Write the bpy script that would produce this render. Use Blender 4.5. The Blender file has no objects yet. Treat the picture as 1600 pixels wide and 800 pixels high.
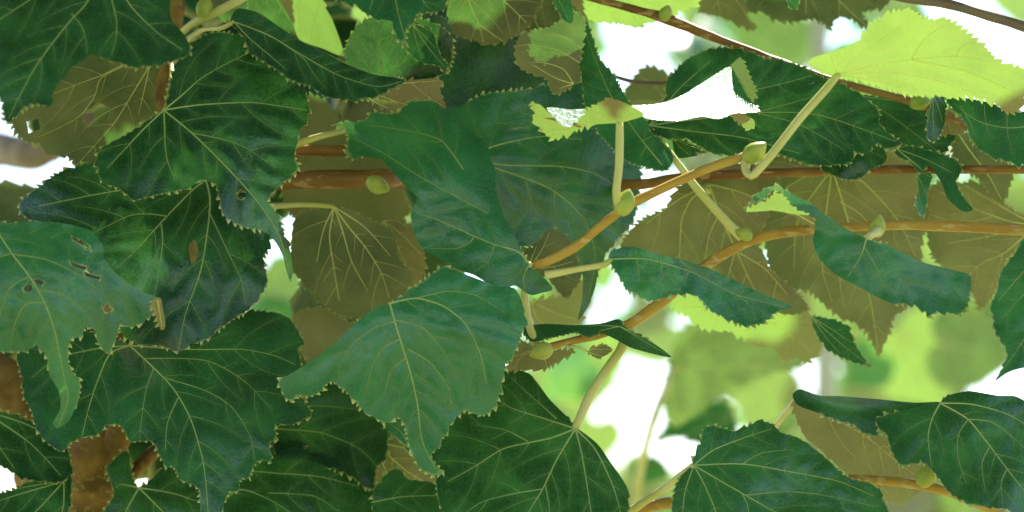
import bpy, math, random
import numpy as np
from mathutils import Vector, noise
from mathutils.geometry import delaunay_2d_cdt

random.seed(7)
rng = np.random.default_rng(11)
scene = bpy.context.scene
col = scene.collection

# ------------------------------------------------------------------ camera
LENS, SENSOR = 85.0, 36.0
FOCUS = 1.2
PITCH = math.radians(9.0)
CAM = Vector((0.0, 0.0, 1.70))
FWD = Vector((0, math.cos(PITCH), math.sin(PITCH)))
UPV = Vector((0, -math.sin(PITCH), math.cos(PITCH)))
RGT = Vector((1, 0, 0))
cam_d = bpy.data.cameras.new("camera")
cam_d.lens = LENS
cam_d.sensor_width = SENSOR
cam_d.clip_start = 0.02
cam_d.clip_end = 2000
cam_d.dof.use_dof = True
cam_d.dof.focus_distance = FOCUS + 0.01
cam_d.dof.aperture_fstop = 5.6
cam_d.dof.aperture_blades = 7
cam = bpy.data.objects.new("camera", cam_d)
cam.location = CAM
cam.rotation_euler = (math.pi / 2 + PITCH, 0, 0)
col.objects.link(cam)
scene.camera = cam

# ------------------------------------------------------------------ sky, sun, exposure
SUN_EL, SUN_AZ = math.radians(58), math.radians(24)      # azimuth measured from +Y towards +X
sun_vec = Vector((math.sin(SUN_AZ) * math.cos(SUN_EL), math.cos(SUN_AZ) * math.cos(SUN_EL), math.sin(SUN_EL)))
world = bpy.data.worlds.new("World")
scene.world = world
world.use_nodes = True
wn = world.node_tree.nodes
wl = world.node_tree.links
bg = wn["Background"]
sky = wn.new("ShaderNodeTexSky")
sky.sky_type = 'NISHITA'
sky.sun_disc = False
sky.sun_elevation = SUN_EL
sky.sun_rotation = SUN_AZ
sky.air_density = 1.0
sky.dust_density = 1.6
sky.ozone_density = 1.0
wl.new(sky.outputs[0], bg.inputs[0])
bg.inputs[1].default_value = 0.15
sun_d = bpy.data.lights.new("sun", 'SUN')
sun_d.energy = 5.0
sun_d.angle = math.radians(0.5)
sun_d.color = (1.0, 0.95, 0.86)
sun_o = bpy.data.objects.new("sun", sun_d)
sun_o.rotation_euler = sun_vec.to_track_quat('Z', 'Y').to_euler()
col.objects.link(sun_o)
scene.view_settings.view_transform = 'Standard'
scene.view_settings.look = 'None'
scene.view_settings.gamma = 1.0
scene.view_settings.exposure = 1.65
scene.cycles.max_bounces = 10
scene.cycles.diffuse_bounces = 4
scene.cycles.transmission_bounces = 6
scene.cycles.sample_clamp_indirect = 6.0
scene.cycles.use_denoising = True

# ------------------------------------------------------------------ helpers
K = SENSOR / LENS / 1600.0                                # metres per photo pixel per metre of depth


def unproj(x, y, d):
    return CAM + FWD * d + RGT * ((x - 800) * K * d) - UPV * ((y - 400) * K * d)


def unproj_np(x, y, d):
    c, f, r, u = (np.array(t) for t in (CAM, FWD, RGT, UPV))
    x, y, d = (np.asarray(t, float) for t in (x, y, d))
    return c + f * d[:, None] + r * ((x - 800) * K * d)[:, None] - u * ((y - 400) * K * d)[:, None]


def link_mesh(name, verts, faces, mats, parent=None, midx=None, smooth=True, attrs=None, uv=None):
    me = bpy.data.meshes.new(name)
    me.from_pydata([tuple(v) for v in verts], [], [tuple(f) for f in faces])
    for m in mats:
        me.materials.append(m)
    if midx is not None:
        me.polygons.foreach_set("material_index", np.asarray(midx, dtype=np.int32))
    if smooth:
        me.polygons.foreach_set("use_smooth", np.ones(len(me.polygons), dtype=bool))
    for an, av in (attrs or {}).items():
        a = me.attributes.new(an, 'FLOAT', 'POINT')
        a.data.foreach_set("value", np.asarray(av, dtype=np.float32))
    if uv is not None:
        ul = me.uv_layers.new(name="UVMap")
        li = np.zeros(len(me.loops), dtype=np.int32)
        me.loops.foreach_get("vertex_index", li)
        ul.data.foreach_set("uv", np.asarray(uv, dtype=np.float32)[li].ravel())
    me.update()
    o = bpy.data.objects.new(name, me)
    col.objects.link(o)
    if parent is not None:
        o.parent = parent
        o.matrix_parent_inverse = parent.matrix_world.inverted()
    return o


def empty(name, loc, label=None, cat=None, group=None):
    e = bpy.data.objects.new(name, None)
    e.empty_display_size = 0.02
    e.location = loc
    col.objects.link(e)
    bpy.context.view_layer.update()
    if label:
        e["label"] = label
    if cat:
        e["category"] = cat
    if group:
        e["group"] = group
    return e


def catmull(pts, step, closed=False):
    """resample a polyline (n-D) with a Catmull-Rom curve, about one sample per `step`"""
    P = np.asarray(pts, float)
    n = len(P)
    out = []
    segs = n if closed else n - 1
    for i in range(segs):
        if closed:
            a, b, c, d = P[(i - 1) % n], P[i], P[(i + 1) % n], P[(i + 2) % n]
        else:
            a, b, c, d = P[max(i - 1, 0)], P[i], P[i + 1], P[min(i + 2, n - 1)]
        m = max(1, int(math.ceil(np.linalg.norm((c - b)[:2]) / step)))
        m1, m2 = 0.40 * (c - a), 0.40 * (d - b)
        L = np.linalg.norm(c - b)
        for mm in (m1, m2):
            q = np.linalg.norm(mm)
            if q > L * 0.9:
                mm *= L * 0.9 / q
        for k in range(m):
            t = k / m
            out.append((2 * t**3 - 3 * t**2 + 1) * b + (t**3 - 2 * t**2 + t) * m1 + (-2 * t**3 + 3 * t**2) * c + (t**3 - t**2) * m2)
    if not closed:
        out.append(P[-1])
    return np.array(out)


def tube_arrays(P, R, sides=8, cap=True, flat=1.0, half=False):
    """vertices and faces of a tapered tube along 3-D points P with radii R"""
    P = np.asarray(P, float)
    R = np.asarray(R, float)
    n = len(P)
    T = np.gradient(P, axis=0)
    T /= np.linalg.norm(T, axis=1)[:, None] + 1e-12
    a = np.array(FWD)
    N = np.cross(T, a)
    bad = np.linalg.norm(N, axis=1) < 0.1
    N[bad] = np.cross(T[bad], np.array(UPV))
    N /= np.linalg.norm(N, axis=1)[:, None] + 1e-12
    B = np.cross(T, N)
    ang = np.linspace(0, math.pi, sides) if half else np.arange(sides) * 2 * math.pi / sides
    V = (P[:, None, :] + R[:, None, None] * (np.cos(ang)[None, :, None] * N[:, None, :] + flat * np.sin(ang)[None, :, None] * B[:, None, :])).reshape(-1, 3)
    F = []
    for i in range(n - 1):
        for j in range(sides - 1 if half else sides):
            k = (j + 1) % sides
            F.append((i * sides + j, i * sides + k, (i + 1) * sides + k, (i + 1) * sides + j))
    if cap and not half:
        F.append(tuple(range(sides - 1, -1, -1)))
        F.append(tuple((n - 1) * sides + j for j in range(sides)))
    return V, F


def in_poly(x, y, poly):
    x = np.asarray(x, float)
    y = np.asarray(y, float)
    px, py = poly[:, 0], poly[:, 1]
    qx, qy = np.roll(px, -1), np.roll(py, -1)
    res = np.zeros(x.shape, bool)
    for a, b, c, d in zip(px, py, qx, qy):
        if b == d:
            continue
        hit = ((b > y) != (d > y)) & (x < (c - a) * (y - b) / (d - b) + a)
        res ^= hit
    return res


def in_poly1(q, poly):
    px, py = poly[:, 0], poly[:, 1]
    qx, qy = np.roll(px, -1), np.roll(py, -1)
    m = (py > q[1]) != (qy > q[1])
    if not m.any():
        return False
    xi = (qx[m] - px[m]) * (q[1] - py[m]) / (qy[m] - py[m]) + px[m]
    return bool(np.count_nonzero(q[0] < xi) & 1)


def seg_dist(X, Y, segs):
    if len(X) > 60 and len(segs) > 8:
        S = np.array(segs, float)
        out = np.empty(len(X))
        A, B = S[:, :2], S[:, 2:] - S[:, :2]
        LL = (B**2).sum(1) + 1e-9
        for i in range(0, len(X), 400):
            P = np.stack([X[i:i + 400], Y[i:i + 400]], 1)[:, None, :] - A[None]
            t = np.clip((P * B).sum(2) / LL, 0, 1)
            out[i:i + 400] = np.sqrt(((P - t[..., None] * B)**2).sum(2).min(1))
        return out
    return seg_dist_small(X, Y, segs)


def seg_dist_small(X, Y, segs):
    best = np.full(len(X), 1e9)
    for (ax, ay, bx, by) in segs:
        dx, dy = bx - ax, by - ay
        L = dx * dx + dy * dy + 1e-9
        t = np.clip(((X - ax) * dx + (Y - ay) * dy) / L, 0, 1)
        best = np.minimum(best, (X - ax - t * dx)**2 + (Y - ay - t * dy)**2)
    return np.sqrt(best)


# ------------------------------------------------------------------ materials
def new_mat(name):
    m = bpy.data.materials.new(name)
    m.use_nodes = True
    nt = m.node_tree
    for n in list(nt.nodes):
        nt.nodes.remove(n)
    return m, nt.nodes, nt.links


def mixc(N, L, fac, a, b, mode='MIX'):
    n = N.new("ShaderNodeMix")
    n.data_type = 'RGBA'
    n.blend_type = mode
    for s, v in ((n.inputs[0], fac), (n.inputs[6], a), (n.inputs[7], b)):
        if hasattr(v, "links"):
            L.new(v, s)
        elif isinstance(v, tuple):
            s.default_value = (*v, 1.0) if len(v) == 3 else v
        else:
            s.default_value = v
    return n.outputs[2]


def math_n(N, L, op, a, b=None, clamp=False):
    n = N.new("ShaderNodeMath")
    n.operation = op
    n.use_clamp = clamp
    for s, v in zip(n.inputs, (a, b)):
        if v is None:
            continue
        if hasattr(v, "links"):
            L.new(v, s)
        else:
            s.default_value = v
    return n.outputs[0]


def ramp(N, L, fac, p0, p1, smooth=True):
    n = N.new("ShaderNodeMapRange")
    n.interpolation_type = 'SMOOTHSTEP' if smooth else 'LINEAR'
    L.new(fac, n.inputs[0])
    n.inputs[1].default_value = p0
    n.inputs[2].default_value = p1
    n.inputs[3].default_value = 0.0
    n.inputs[4].default_value = 1.0
    return n.outputs[0]


def attr(N, name):
    n = N.new("ShaderNodeAttribute")
    n.attribute_name = name
    return n.outputs["Fac"]


def leaf_material():
    m, N, L = new_mat("linden_leaf")
    out = N.new("ShaderNodeOutputMaterial")
    uv = N.new("ShaderNodeUVMap")
    uv.uv_map = "UVMap"
    edge, vd, tone = attr(N, "edge"), attr(N, "vd"), attr(N, "tone")
    big = N.new("ShaderNodeTexNoise")
    big.inputs["Scale"].default_value = 2.3
    big.inputs["Detail"].default_value = 4
    L.new(uv.outputs[0], big.inputs["Vector"])
    fine = N.new("ShaderNodeTexNoise")
    fine.inputs["Scale"].default_value = 26
    fine.inputs["Detail"].default_value = 3
    L.new(uv.outputs[0], fine.inputs["Vector"])
    net = N.new("ShaderNodeTexVoronoi")
    net.feature = 'DISTANCE_TO_EDGE'
    net.inputs["Scale"].default_value = 19
    L.new(uv.outputs[0], net.inputs["Vector"])
    netl = math_n(N, L, 'SUBTRACT', 1.0, ramp(N, L, net.outputs["Distance"], 0.0, 0.10))
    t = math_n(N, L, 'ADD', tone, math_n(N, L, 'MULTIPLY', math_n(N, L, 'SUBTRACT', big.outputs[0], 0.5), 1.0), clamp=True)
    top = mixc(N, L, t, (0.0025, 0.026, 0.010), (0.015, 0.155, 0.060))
    top = mixc(N, L, math_n(N, L, 'MULTIPLY', netl, 0.09), top, (0.09, 0.19, 0.07))
    nv = math_n(N, L, 'SUBTRACT', 1.0, ramp(N, L, vd, 0.0, 9.0))
    top = mixc(N, L, math_n(N, L, 'MULTIPLY', nv, 0.16), top, (0.10, 0.22, 0.06))
    scar = ramp(N, L, big.outputs[0], 0.70, 0.78)
    top = mixc(N, L, math_n(N, L, 'MULTIPLY', scar, 0.25), top, (0.16, 0.14, 0.06))
    eg = math_n(N, L, 'MULTIPLY', ramp(N, L, edge, 0.55, 0.95), ramp(N, L, fine.outputs[0], 0.22, 0.46))
    top = mixc(N, L, math_n(N, L, 'MULTIPLY', eg, 0.95), top, (0.50, 0.48, 0.17))
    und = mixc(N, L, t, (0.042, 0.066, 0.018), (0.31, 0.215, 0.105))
    und = mixc(N, L, math_n(N, L, 'MULTIPLY', netl, 0.12), und, (0.32, 0.30, 0.15))
    und = mixc(N, L, math_n(N, L, 'MULTIPLY', fine.outputs[0], 0.55), und, (0.10, 0.10, 0.045))
    und = mixc(N, L, math_n(N, L, 'MULTIPLY', eg, 0.5), und, (0.42, 0.42, 0.14))
    geo = N.new("ShaderNodeNewGeometry")
    base = mixc(N, L, geo.outputs["Backfacing"], top, und)
    b = N.new("ShaderNodeBsdfPrincipled")
    L.new(base, b.inputs["Base Color"])
    rough = math_n(N, L, 'ADD', math_n(N, L, 'MULTIPLY', fine.outputs[0], 0.14), math_n(N, L, 'ADD', 0.19, math_n(N, L, 'MULTIPLY', geo.outputs["Backfacing"], 0.45)))
    L.new(rough, b.inputs["Roughness"])
    b.inputs["Specular IOR Level"].default_value = 0.5
    h = math_n(N, L, 'ADD', math_n(N, L, 'MULTIPLY', netl, -0.3), math_n(N, L, 'MULTIPLY', fine.outputs[0], 0.5))
    bump = N.new("ShaderNodeBump")
    bump.inputs["Strength"].default_value = 0.25
    bump.inputs["Distance"].default_value = 0.0006
    L.new(h, bump.inputs["Height"])
    L.new(bump.outputs[0], b.inputs["Normal"])
    tr = N.new("ShaderNodeBsdfTranslucent")
    tc = mixc(N, L, attr(N, 'tl'), (0.006, 0.030, 0.004), (0.068, 0.140, 0.018))
    tc = mixc(N, L, math_n(N, L, 'MULTIPLY', netl, 0.1), tc, (0.06, 0.16, 0.02))
    tc = mixc(N, L, math_n(N, L, 'MULTIPLY', ramp(N, L, big.outputs[0], 0.42, 0.66), 0.45), tc, (0.030, 0.095, 0.012))
    L.new(tc, tr.inputs[0])
    add = N.new("ShaderNodeAddShader")
    L.new(b.outputs[0], add.inputs[0])
    L.new(tr.outputs[0], add.inputs[1])
    L.new(add.outputs[0], out.inputs[0])
    return m


def simple_mat(name, c1, c2, scale, rough=0.6, bump=0.0, trans=None, spec=0.3, stretch=(1, 1, 1), c3=None):
    m, N, L = new_mat(name)
    out = N.new("ShaderNodeOutputMaterial")
    tc = N.new("ShaderNodeTexCoord")
    mp = N.new("ShaderNodeMapping")
    mp.inputs["Scale"].default_value = stretch
    L.new(tc.outputs["Object"], mp.inputs[0])
    n1 = N.new("ShaderNodeTexNoise")
    n1.inputs["Scale"].default_value = scale
    n1.inputs["Detail"].default_value = 6
    L.new(mp.outputs[0], n1.inputs["Vector"])
    c = mixc(N, L, ramp(N, L, n1.outputs[0], 0.35, 0.65), c1, c2)
    if c3 is not None:
        n2 = N.new("ShaderNodeTexNoise")
        n2.inputs["Scale"].default_value = scale * 4.5
        n2.inputs["Detail"].default_value = 2
        L.new(mp.outputs[0], n2.inputs["Vector"])
        c = mixc(N, L, ramp(N, L, n2.outputs[0], 0.58, 0.66), c, c3)
    b = N.new("ShaderNodeBsdfPrincipled")
    L.new(c, b.inputs["Base Color"])
    b.inputs["Roughness"].default_value = rough
    b.inputs["Specular IOR Level"].default_value = spec
    if bump:
        bp = N.new("ShaderNodeBump")
        bp.inputs["Strength"].default_value = 0.6
        bp.inputs["Distance"].default_value = bump
        L.new(n1.outputs[0], bp.inputs["Height"])
        L.new(bp.outputs[0], b.inputs["Normal"])
    if trans:
        tr = N.new("ShaderNodeBsdfTranslucent")
        tr.inputs[0].default_value = (*trans, 1)
        add = N.new("ShaderNodeAddShader")
        L.new(b.outputs[0], add.inputs[0])
        L.new(tr.outputs[0], add.inputs[1])
        L.new(add.outputs[0], out.inputs[0])
    else:
        L.new(b.outputs[0], out.inputs[0])
    return m


M_LEAF = leaf_material()
M_VEIN = simple_mat("leaf_vein", (0.26, 0.37, 0.13), (0.36, 0.45, 0.18), 60, 0.5, trans=(0.04, 0.08, 0.01))
M_VEINU = simple_mat("leaf_vein_underside", (0.30, 0.29, 0.14), (0.38, 0.35, 0.18), 60, 0.6, trans=(0.55, 0.58, 0.30))
M_PET = simple_mat("petiole_green", (0.46, 0.47, 0.14), (0.58, 0.55, 0.22), 40, 0.42, trans=(0.03, 0.04, 0.0))
M_BUD = simple_mat("bud_green", (0.26, 0.34, 0.05), (0.38, 0.42, 0.09), 90, 0.4, trans=(0.03, 0.04, 0.0))
M_TWIG = simple_mat("twig_bark", (0.16, 0.072, 0.018), (0.29, 0.16, 0.04), 55, 0.45, 0.0010, stretch=(0.35, 1, 1), c3=(0.36, 0.22, 0.09))
M_SHOOT = simple_mat("young_shoot_bark", (0.35, 0.19, 0.03), (0.46, 0.30, 0.055), 60, 0.42, 0.0008, stretch=(0.4, 1, 1), c3=(0.48, 0.36, 0.14))
M_DARK = simple_mat("grey_brown_bark", (0.11, 0.075, 0.055), (0.20, 0.14, 0.10), 60, 0.5, 0.0004, stretch=(0.4, 1, 1))
M_TRUNK = simple_mat("mossy_bark", (0.13, 0.078, 0.022), (0.27, 0.16, 0.045), 70, 0.85, 0.0015, spec=0.15, c3=(0.25, 0.20, 0.06))
M_PALE = simple_mat("pale_bark", (0.20, 0.16, 0.12), (0.36, 0.30, 0.25), 40, 0.85, 0.001, spec=0.15, stretch=(1, 1, 0.4))
def fade_veins(m, target):
    """mix a vein material towards the blade's own green where the attribute `lat` is high (fine side veins)"""
    N, L = m.node_tree.nodes, m.node_tree.links
    b = next(n for n in N if n.type == 'BSDF_PRINCIPLED')
    src = b.inputs["Base Color"].links[0].from_socket
    c = mixc(N, L, math_n(N, L, 'MULTIPLY', attr(N, "lat"), 0.75), src, target)
    L.new(c, b.inputs["Base Color"])


fade_veins(M_VEIN, (0.035, 0.12, 0.045))
fade_veins(M_VEINU, (0.22, 0.19, 0.09))
M_BIRCH = simple_mat("smooth_pale_bark", (0.42, 0.42, 0.32), (0.55, 0.54, 0.42), 12, 0.7)
M_SPOT = simple_mat("dry_spot", (0.15, 0.13, 0.03), (0.22, 0.17, 0.04), 200, 0.7)


# ------------------------------------------------------------------ leaf builder
def parse_outline(o):
    pts, flag, fl = [], [], True
    for p in o:
        if p == 's':
            fl = False
        elif p == 't':
            fl = True
        else:
            pts.append(p)
            flag.append(fl)
    return np.array(pts, float), flag


def tooth_outline(o, amp, period, tip=None):
    """smooth a traced outline and cut the leaf's serrations into it"""
    P, flag = parse_outline(o)
    n = len(P)
    dense, tf, src = [], [], []
    for i in range(n):
        idx = [(i - 1) % n, i, (i + 1) % n, (i + 2) % n]
        a, b, c, d = P[idx]
        L = np.linalg.norm(c - b)
        m1, m2 = 0.38 * (c - a), 0.38 * (d - b)
        for mm in (m1, m2):
            q = np.linalg.norm(mm)
            if q > L * 0.8:
                mm *= L * 0.8 / max(q, 1e-6)
        m = max(2, int(L / 2.5))
        for k in range(m):
            t = k / m
            dense.append((2 * t**3 - 3 * t**2 + 1) * b + (t**3 - 2 * t**2 + t) * m1 + (-2 * t**3 + 3 * t**2) * c + (t**3 - t**2) * m2)
            tf.append(flag[i])
            src.append(i + t)
    D = np.array(dense)
    src = np.array(src)
    area = 0.5 * np.sum(D[:, 0] * np.roll(D[:, 1], -1) - np.roll(D[:, 0], -1) * D[:, 1])
    sgn = 1.0 if area > 0 else -1.0
    tip_i = tip if tip is not None else int(np.argmax(np.linalg.norm(P - P[0], axis=1)))
    seg = np.linalg.norm(np.roll(D, -1, axis=0) - D, axis=1)
    S = np.concatenate([[0], np.cumsum(seg)])
    total = S[-1]
    Dc = np.vstack([D, D[:1]])

    def at(s):
        s = s % total
        i = min(int(np.searchsorted(S, s, 'right') - 1), len(D) - 1)
        f = (s - S[i]) / max(seg[i], 1e-9)
        p = Dc[i] * (1 - f) + Dc[i + 1] * f
        q0, q1 = Dc[max(i - 2, 0)], Dc[min(i + 3, len(D))]
        tg = (q1 - q0) / (np.linalg.norm(q1 - q0) + 1e-9)
        return p, np.array([tg[1], -tg[0]]) * sgn, tg, tf[i], src[i] < tip_i
    out, edge = [], []
    s = 0.0
    while s < total - 1.5:
        p, nr, tg, f, before = at(s)
        if not f:
            out.append(p)
            edge.append(0.25)
            s += 5.0
            continue
        w = period * random.choice((random.uniform(0.5, 1.0), random.uniform(0.8, 1.9)))
        w = min(w, total - s)
        a = amp * random.uniform(0.3, 1.8) * min(1, w / period + 0.2)
        out.append(p - nr * a * 0.35)
        edge.append(0.68)
        fr = (0.42, 0.80) if before else (0.20, 0.58)
        p1, n1, t1, _, _ = at(s + w * fr[0])
        p2, n2, t2, _, _ = at(s + w * fr[1])
        if before:
            out += [p1 + n1 * a * 0.30, p2 + n2 * a + t2 * a * 0.3]
        else:
            out += [p1 + n1 * a - t1 * a * 0.3, p2 + n2 * a * 0.30]
        edge += ([0.75, 1.0] if before else [1.0, 0.75])
        s += w
    return np.array(out), np.array(edge), D


def grow_laterals(prims, D, dens=30.0):
    """secondary veins that leave the primaries and curve towards the margin"""
    lat = []
    allseg = []
    Dl = D[::2]
    for k, pr in enumerate(prims):
        for i in range(len(pr) - 1):
            allseg.append((k, *pr[i], *pr[i + 1]))
    for k, pr in enumerate(prims):
        seg = np.linalg.norm(np.diff(pr, axis=0), axis=1)
        S = np.concatenate([[0], np.cumsum(seg)])
        Ltot = S[-1]
        if Ltot < 45:
            continue
        s = dens * random.uniform(0.7, 1.1)
        side = random.choice((-1, 1))
        while s < Ltot * 0.9:
            i = min(int(np.searchsorted(S, s, 'right') - 1), len(pr) - 2)
            f = (s - S[i]) / max(seg[i], 1e-9)
            p = pr[i] * (1 - f) + pr[i + 1] * f
            d = (pr[i + 1] - pr[i]) / max(seg[i], 1e-9)
            for sd in (side, -side) if random.random() < 0.6 else (side,):
                a = math.radians(random.uniform(42, 58)) * sd
                v = np.array([d[0] * math.cos(a) - d[1] * math.sin(a), d[0] * math.sin(a) + d[1] * math.cos(a)])
                bend = -sd * math.radians(random.uniform(1.0, 2.6))
                q, path = p.copy(), [p.copy()]
                mx = random.uniform(0.55, 1.0) * 110
                l = 0
                while l < mx:
                    v = np.array([v[0] * math.cos(bend) - v[1] * math.sin(bend), v[0] * math.sin(bend) + v[1] * math.cos(bend)])
                    q = q + v * 5.0
                    l += 5
                    if not in_poly1(q, Dl):
                        break
                    if l > 14:
                        S_ = np.array(allseg)
                        if l < 30:
                            S_ = S_[S_[:, 0] != k]
                        if len(S_):
                            A_, B_ = S_[:, 1:3], S_[:, 3:5] - S_[:, 1:3]
                            w_ = q - A_
                            t_ = np.clip((w_ * B_).sum(1) / ((B_**2).sum(1) + 1e-9), 0, 1)
                            if (((w_ - t_[:, None] * B_)**2).sum(1)).min() < 49:
                                break
                    path.append(q.copy())
                if len(path) > 3:
                    lat.append((k, np.array(path)))
                    for i2 in range(len(path) - 1):
                        allseg.append((1000 + len(lat), *path[i2], *path[i2 + 1]))
            side = -side
            s += dens * random.uniform(0.75, 1.3)
    return lat


def auto_veins(base, D, tip=None):
    base = np.array(base, float)
    r = np.linalg.norm(D - base, axis=1)
    ti = int(np.argmax(r)) if tip is None else int(np.argmin(np.linalg.norm(D - np.array(tip, float), axis=1)))
    n = len(D)
    bi = int(np.argmin(r))
    fwd = (ti - bi) % n
    res = [[base, base * 0.5 + D[ti] * 0.5 + rng.normal(0, 4, 2), base * 0.06 + D[ti] * 0.94]]
    for fr in (0.36, 0.68):
        for sd in (1, -1):
            span = fwd if sd == 1 else n - fwd
            j = (bi + sd * int(span * fr)) % n
            e = D[j]
            if np.linalg.norm(e - base) < 18:
                continue
            mid = base * 0.5 + e * 0.5
            mid = mid + (D[ti] - mid) * -0.06
            res.append([base, mid, base * 0.1 + e * 0.9])
    return res


def make_patch(pt):
    """one sheet of a blade: traced outline placed on its own tilted, curved surface in space"""
    d0 = FOCUS + pt['d'] / 100.0
    pxs = K * d0
    rx, ry = pt['ref']
    sx, sy = pt['s']
    kx, kxy, ky = pt['k']
    side = pt['side']
    O, E, D = tooth_outline(pt['o'], pt['amp'], pt['per'], pt.get('tip'))
    veins = [catmull(np.array(v, float), 6) for v in (pt['v'] if pt['v'] is not None else auto_veins(pt['b'], D, pt.get('tipxy')))]
    cutv = []
    for v in veins:
        m = in_poly(v[:, 0], v[:, 1], D)
        m[0] = True
        if len(m) > 1:
            m[1] = True
        cutv.append(v if m.all() else v[:int(np.argmin(m))])
    veins = cutv
    lats = grow_laterals(veins, D, pt['dens']) if pt['dens'] else []
    keep = []
    for v in veins:
        keep.append(v)
    segs = []
    for v in veins + [l for _, l in lats]:
        for i in range(len(v) - 1):
            segs.append((*v[i], *v[i + 1]))
    seed = Vector((random.uniform(0, 50), random.uniform(0, 50), random.uniform(0, 50)))
    wav = pt['wav']

    def depth(X, Y, vd):
        u, v = (X - rx) * pxs, (Y - ry) * pxs
        w = d0 + sx * u + sy * v + 0.5 * (kx * u * u + 2 * kxy * u * v + ky * v * v)
        w += np.array([noise.noise(Vector((a * 26, b * 26, 0)) + seed) for a, b in zip(u, v)]) * wav
        pk = 1 - np.exp(-(vd / 9.0)**2)
        w -= side * pt['puck'] * pk
        return w
    sp = pt['grid']
    x0, y0 = O.min(0)
    x1, y1 = O.max(0)
    gx, gy = np.meshgrid(np.arange(x0, x1, sp), np.arange(y0, y1, sp * 0.87))
    gx[1::2] += sp / 2
    G = np.stack([gx.ravel(), gy.ravel()], 1) + rng.normal(0, sp * 0.08, (gx.size, 2))
    G = G[in_poly(G[:, 0], G[:, 1], D)]
    osegs = [(*O[i], *O[(i + 1) % len(O)]) for i in range(len(O))]
    if len(G):
        G = G[(seg_dist(G[:, 0], G[:, 1], osegs) > sp * 0.55)]
    if segs and len(G):
        VP = np.vstack([v[::1] for v in veins + [l for _, l in lats]])
        VP = VP[in_poly(VP[:, 0], VP[:, 1], D)]
        if len(VP):
            VP = VP[seg_dist(VP[:, 0], VP[:, 1], osegs) > 3]
        G = G[seg_dist(G[:, 0], G[:, 1], segs) > 3.4]
        G = np.vstack([G, VP]) if len(VP) else G
    holes = [np.array(h, float) for h in pt.get('holes', [])]
    allp = [O, G] + holes
    A = np.vstack([a for a in allp if len(a)])
    edges = [(i, (i + 1) % len(O)) for i in range(len(O))]
    off = len(O) + len(G)
    for h in holes:
        edges += [(off + i, off + (i + 1) % len(h)) for i in range(len(h))]
        off += len(h)
    r = delaunay_2d_cdt([Vector(p) for p in A], edges, [], 0, 0.01)
    V2 = np.array([tuple(v) for v in r[0]])
    tris = [f for f in r[2] if len(f) == 3]
    T = np.array(tris)
    cen = V2[T].mean(1)
    ok = in_poly(cen[:, 0], cen[:, 1], O)
    for h in holes:
        ok &= ~in_poly(cen[:, 0], cen[:, 1], h)
    T = T[ok]
    ed = np.zeros(len(V2))
    for i, orig in enumerate(r[3]):
        for oi in orig:
            if oi < len(O):
                ed[i] = max(ed[i], E[oi])
            elif oi >= len(O) + len(G):
                ed[i] = 0.9
    vd = seg_dist(V2[:, 0], V2[:, 1], segs) if segs else np.full(len(V2), 50.0)
    W = depth(V2[:, 0], V2[:, 1], vd)
    P3 = unproj_np(V2[:, 0], V2[:, 1], W)
    # winding: top of the leaf is the face normal's side
    a, b, c = P3[T[0][0]], P3[T[0][1]], P3[T[0][2]]
    a2 = V2[T[:, 1]] - V2[T[:, 0]]
    b2 = V2[T[:, 2]] - V2[T[:, 0]]
    cr = a2[:, 0] * b2[:, 1] - a2[:, 1] * b2[:, 0]       # px space, y down: cr>0 is clockwise on screen
    flip = (cr > 0) == (side > 0)
    T[flip] = T[flip][:, ::-1]
    uv = np.stack([(V2[:, 0] - rx) * pxs * 20, (V2[:, 1] - ry) * pxs * 20], 1) + np.array([seed.x, seed.y])

    def vpath(v, lift):
        w = depth(v[:, 0], v[:, 1], np.zeros(len(v)))
        return unproj_np(v[:, 0], v[:, 1], w - lift)
    vg = []
    for k, v in enumerate(veins):
        vs, fs, la = [], [], []
        own = 0.0 if np.linalg.norm(v[0] - np.array(pt['b'], float)) < 12 else 0.45
        items = [(v, pt['vr'] * (1 - 0.45 * own), pt['vr'] * 0.30, own, own + 0.35)] + [(l, pt['vr'] * 0.38, pt['vr'] * 0.14, 0.65, 1.1) for kk, l in lats if kk == k]
        for poly, r0, r1, f0, f1 in items:
            if len(poly) < 2:
                continue
            m = in_poly(poly[:, 0], poly[:, 1], O)
            m[0] = True
            cut = len(m) if m.all() else int(np.argmin(m))
            poly = poly[:max(cut, 2)]
            P = vpath(poly, 0.00012)
            R = np.linspace(r0, r1, len(poly)) * pxs
            tv, tf = tube_arrays(P, R, 5, half=True)
            o0 = sum(len(q) for q in vs)
            vs.append(tv)
            la.append(np.repeat(np.linspace(f0, f1, len(poly)), 5))
            fs += [tuple(i + o0 for i in f) for f in tf]
        if vs:
            vg.append((np.vstack(vs), fs, np.concatenate(la)))
    bw = depth(np.array([float(pt['b'][0])]), np.array([float(pt['b'][1])]), np.zeros(1))[0]
    return dict(P=P3, T=T, edge=ed, vd=vd, tone=np.full(len(V2), pt['tone']), tl=np.full(len(V2), pt['tr'] if pt['tr'] is not None else pt['tone']**2 * (0.3 if side > 0 else 1.0)), uv=uv, veins=vg, side=side, bw=bw)


LEAVES = []


def tube_px(name, pts, rad, mat, parent, sides=9, rough=0.0, step=8, cap_round=False):
    """tube through (px, py, depth offset in cm); rad in photo px, one value or one per point"""
    pts = np.array(pts, float)
    rad = np.full(len(pts), rad) if np.isscalar(rad) else np.array(rad, float)
    Q = catmull(np.hstack([pts, rad[:, None]]), step)
    d = FOCUS + Q[:, 2] / 100
    P = unproj_np(Q[:, 0], Q[:, 1], d)
    R = Q[:, 3] * K * d
    if rough:
        R = R * (1 + rough * np.array([noise.noise(Vector(p) * 90) for p in P]))
    if cap_round:
        R[-1] *= 0.35
        R[0] *= 0.6
    V, F = tube_arrays(P, R, sides)
    return link_mesh(name, V, F, [mat], parent)


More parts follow.
